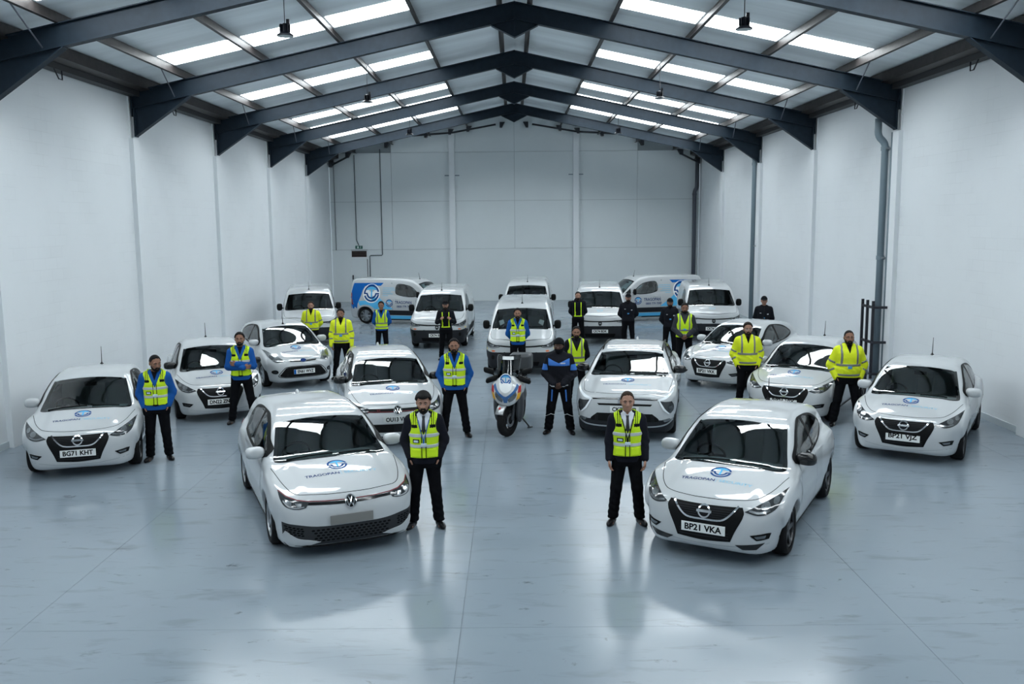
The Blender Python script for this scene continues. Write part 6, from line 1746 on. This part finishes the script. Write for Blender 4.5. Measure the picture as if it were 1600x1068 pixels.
        def strap(P):
            ax = np.abs(P[:, 0]); wd = np.clip((P[:, 2]-1.16)*.26, .006, .2)
            return np.maximum(vcore(P, off), np.maximum(np.abs(ax-wd)-.006, np.maximum(np.maximum(1.14-P[:, 2], P[:, 2]-1.43), P[:, 1])))
        if vest == 'sec' and outfit == 'suit': mk('lanyard', strap, STRAPBLUE if hairlen > .02 else BLACKCLOTH, .008, ((-.13, -.26, 1.1), (.13, 0, 1.45)))
        cd_ = mk('badge_card', lambda P: np.maximum(vcore(P, off+.006 if outfit != 'hivis' else off+.02), np.maximum(np.maximum(np.abs(P[:, 0]-.0)-.036, np.abs(P[:, 2]-zc)-.022), P[:, 1])), CARDBLUE if outfit == 'hivis' or vest == 'plain' else CARD, .009, ((-.08, -.30, 1.05), (.08, 0, 1.2)))
    return root

GP = 'security staff standing by the vehicles'
def P_(label, x, y, rz, h, outfit, pose, **kw): return dress(label, x, y, rz, h, outfit, pose, group=None, **kw)
P_('young bearded man in dark suit and yellow vest beside the front left hatchback', -1.27, 11.50, .05, 1.79, 'suit', 'pockets', skin='fair', hair='black', hairlen=.026, vest='sec', res=.0105, spread=.075, beard=1.0, pitch=.16)
P_('clean-shaven man in dark suit and yellow vest, hands at his sides, by car BP21 VKA', 1.40, 11.55, -.06, 1.76, 'suit', 'sides', skin='fair', hair='brown', hairlen=.008, vest='sec', res=.0098, beard=0, spread=.085, pitch=.06)
P_('man in blue fleece and yellow vest looking aside, between the two leftmost small cars', -6.20, 15.03, .30, 1.80, 'blue', 'pockets', skin='tan', hair='black', hairlen=.008, vest='sec', res=.0115, yaw=.45, pitch=.22, spread=.055, beard=.8)
P_('man in blue fleece and yellow vest with folded arms, in front of car DN22', -5.60, 17.86, .22, 1.82, 'blue', 'crossed', skin='tan', hair='black', hairlen=.018, vest='sec', res=.0115, spread=.12, beard=.4, pitch=-.04)
P_('bearded man in blue fleece and yellow vest standing left of the motor scooter', -1.20, 16.55, .05, 1.83, 'blue', 'pockets', skin='tan', hair='black', hairlen=.014, vest='sec', res=.0112, spread=.115, wide=1.06, deep=1.08, pitch=.05, card=True)
P_('rider in black and blue motorcycle suit and beanie, hands clasped, beside the scooter', .77, 16.72, -.12, 1.80, 'biker', 'clasped', skin='deep', cap='gaiter', res=.0112, spread=.115, wide=1.05, deep=1.08, pitch=.14, yaw=-.1, card=False)
P_('man in plain yellow vest over black, behind the rider in motorcycle suit', 1.27, 19.3, .0, 1.72, 'dark', 'behind', skin='tan', hair='black', vest='plain', hairlen=.010, spread=.08, beard=.8, card=False)
P_('bearded man in yellow hooded jacket furthest left, in front of the leftmost van', -6.05, 26.25, .12, 1.72, 'hivis', 'behind', skin='fair', hair='dark', res=.0135, hairlen=.010, beard=.9)
P_('man in yellow padded jacket, arms hanging, right of the hatchback plated EN61 WVZ', -4.55, 23.0, .10, 1.80, 'hivis', 'sides', skin='tan', hair='black', res=.013, hairlen=.018, beard=.7, spread=.09)
P_('person in blue top and yellow vest before the side-on van with blue wrap', -4.05, 26.7, .08, 1.66, 'blue', 'behind', skin='tan', hair='black', res=.0135, vest='plain', beard=0, card=False, hairlen=.016, spread=.06)
P_('man in black with cap and yellow straps, hands at his chest, before a van', -2.08, 26.1, .05, 1.72, 'dark', 'vest', skin='fair', cap='cap', hair='dark', res=.0135, vest='harness', beard=1., spread=.06, card=False)
P_('man in blue fleece and yellow vest between the motor scooter and centre van', .015, 22.80, .0, 1.79, 'blue', 'behind', skin='tan', hair='black', res=.013, vest='sec', beard=.6, hairlen=.015, spread=.06)
P_('man in black with yellow harness straps, bareheaded, left of van CK74 BDK', 1.98, 28.7, -.05, 1.74, 'dark', 'behind', skin='fair', hair='black', res=.0135, vest='harness', hood=True, beard=.4, spread=.07, card=False)
P_('bearded man in dark uniform and cap, right of van CK74 BDK', 3.48, 27.8, -.10, 1.74, 'dark', 'behind', skin='fair', hair='black', cap='cap', res=.0135, beard=1., spread=.07, wide=1.08)
P_('bearded man in dark uniform and cap, behind the man with clasped hands', 4.50, 26.2, -.05, 1.72, 'dark', 'behind', skin='tan', hair='black', cap='cap', res=.0135, beard=1.2, spread=.07)
P_('man in grey jacket and yellow vest with clasped hands, left of car BP21 VKK', 4.42, 23.5, -.15, 1.82, 'grey', 'clasped', skin='mid', hair='black', res=.0125, vest='plain', hood=True, beard=.4, hairlen=.014, spread=.08, wide=1.05)
P_('bearded man in glasses and yellow padded jacket before car BP21 VKK', 4.86, 18.80, -.12, 1.82, 'hivis', 'pockets', skin='fair', hair='dark', res=.0118, hairlen=.020, beard=1.2, glasses=True, card=False, spread=.05, pitch=.02)
P_('bearded man in yellow padded jacket with blue card, left of car BP21 VJZ', 6.38, 17.15, -.15, 1.84, 'hivis', 'pockets', skin='tan', hair='black', res=.0115, hairlen=.006, beard=1.1, wide=1.10, deep=1.15, spread=.13, pitch=.02)
P_('person in dark uniform and black cap by the right wall, behind car BP21 VKK', 7.2, 26.0, -.2, 1.77, 'dark', 'behind', skin='fair', hair='dark', cap='cap', res=.0135, beard=0, spread=.07)

motor_scooter(-.215, 16.52, -.16)
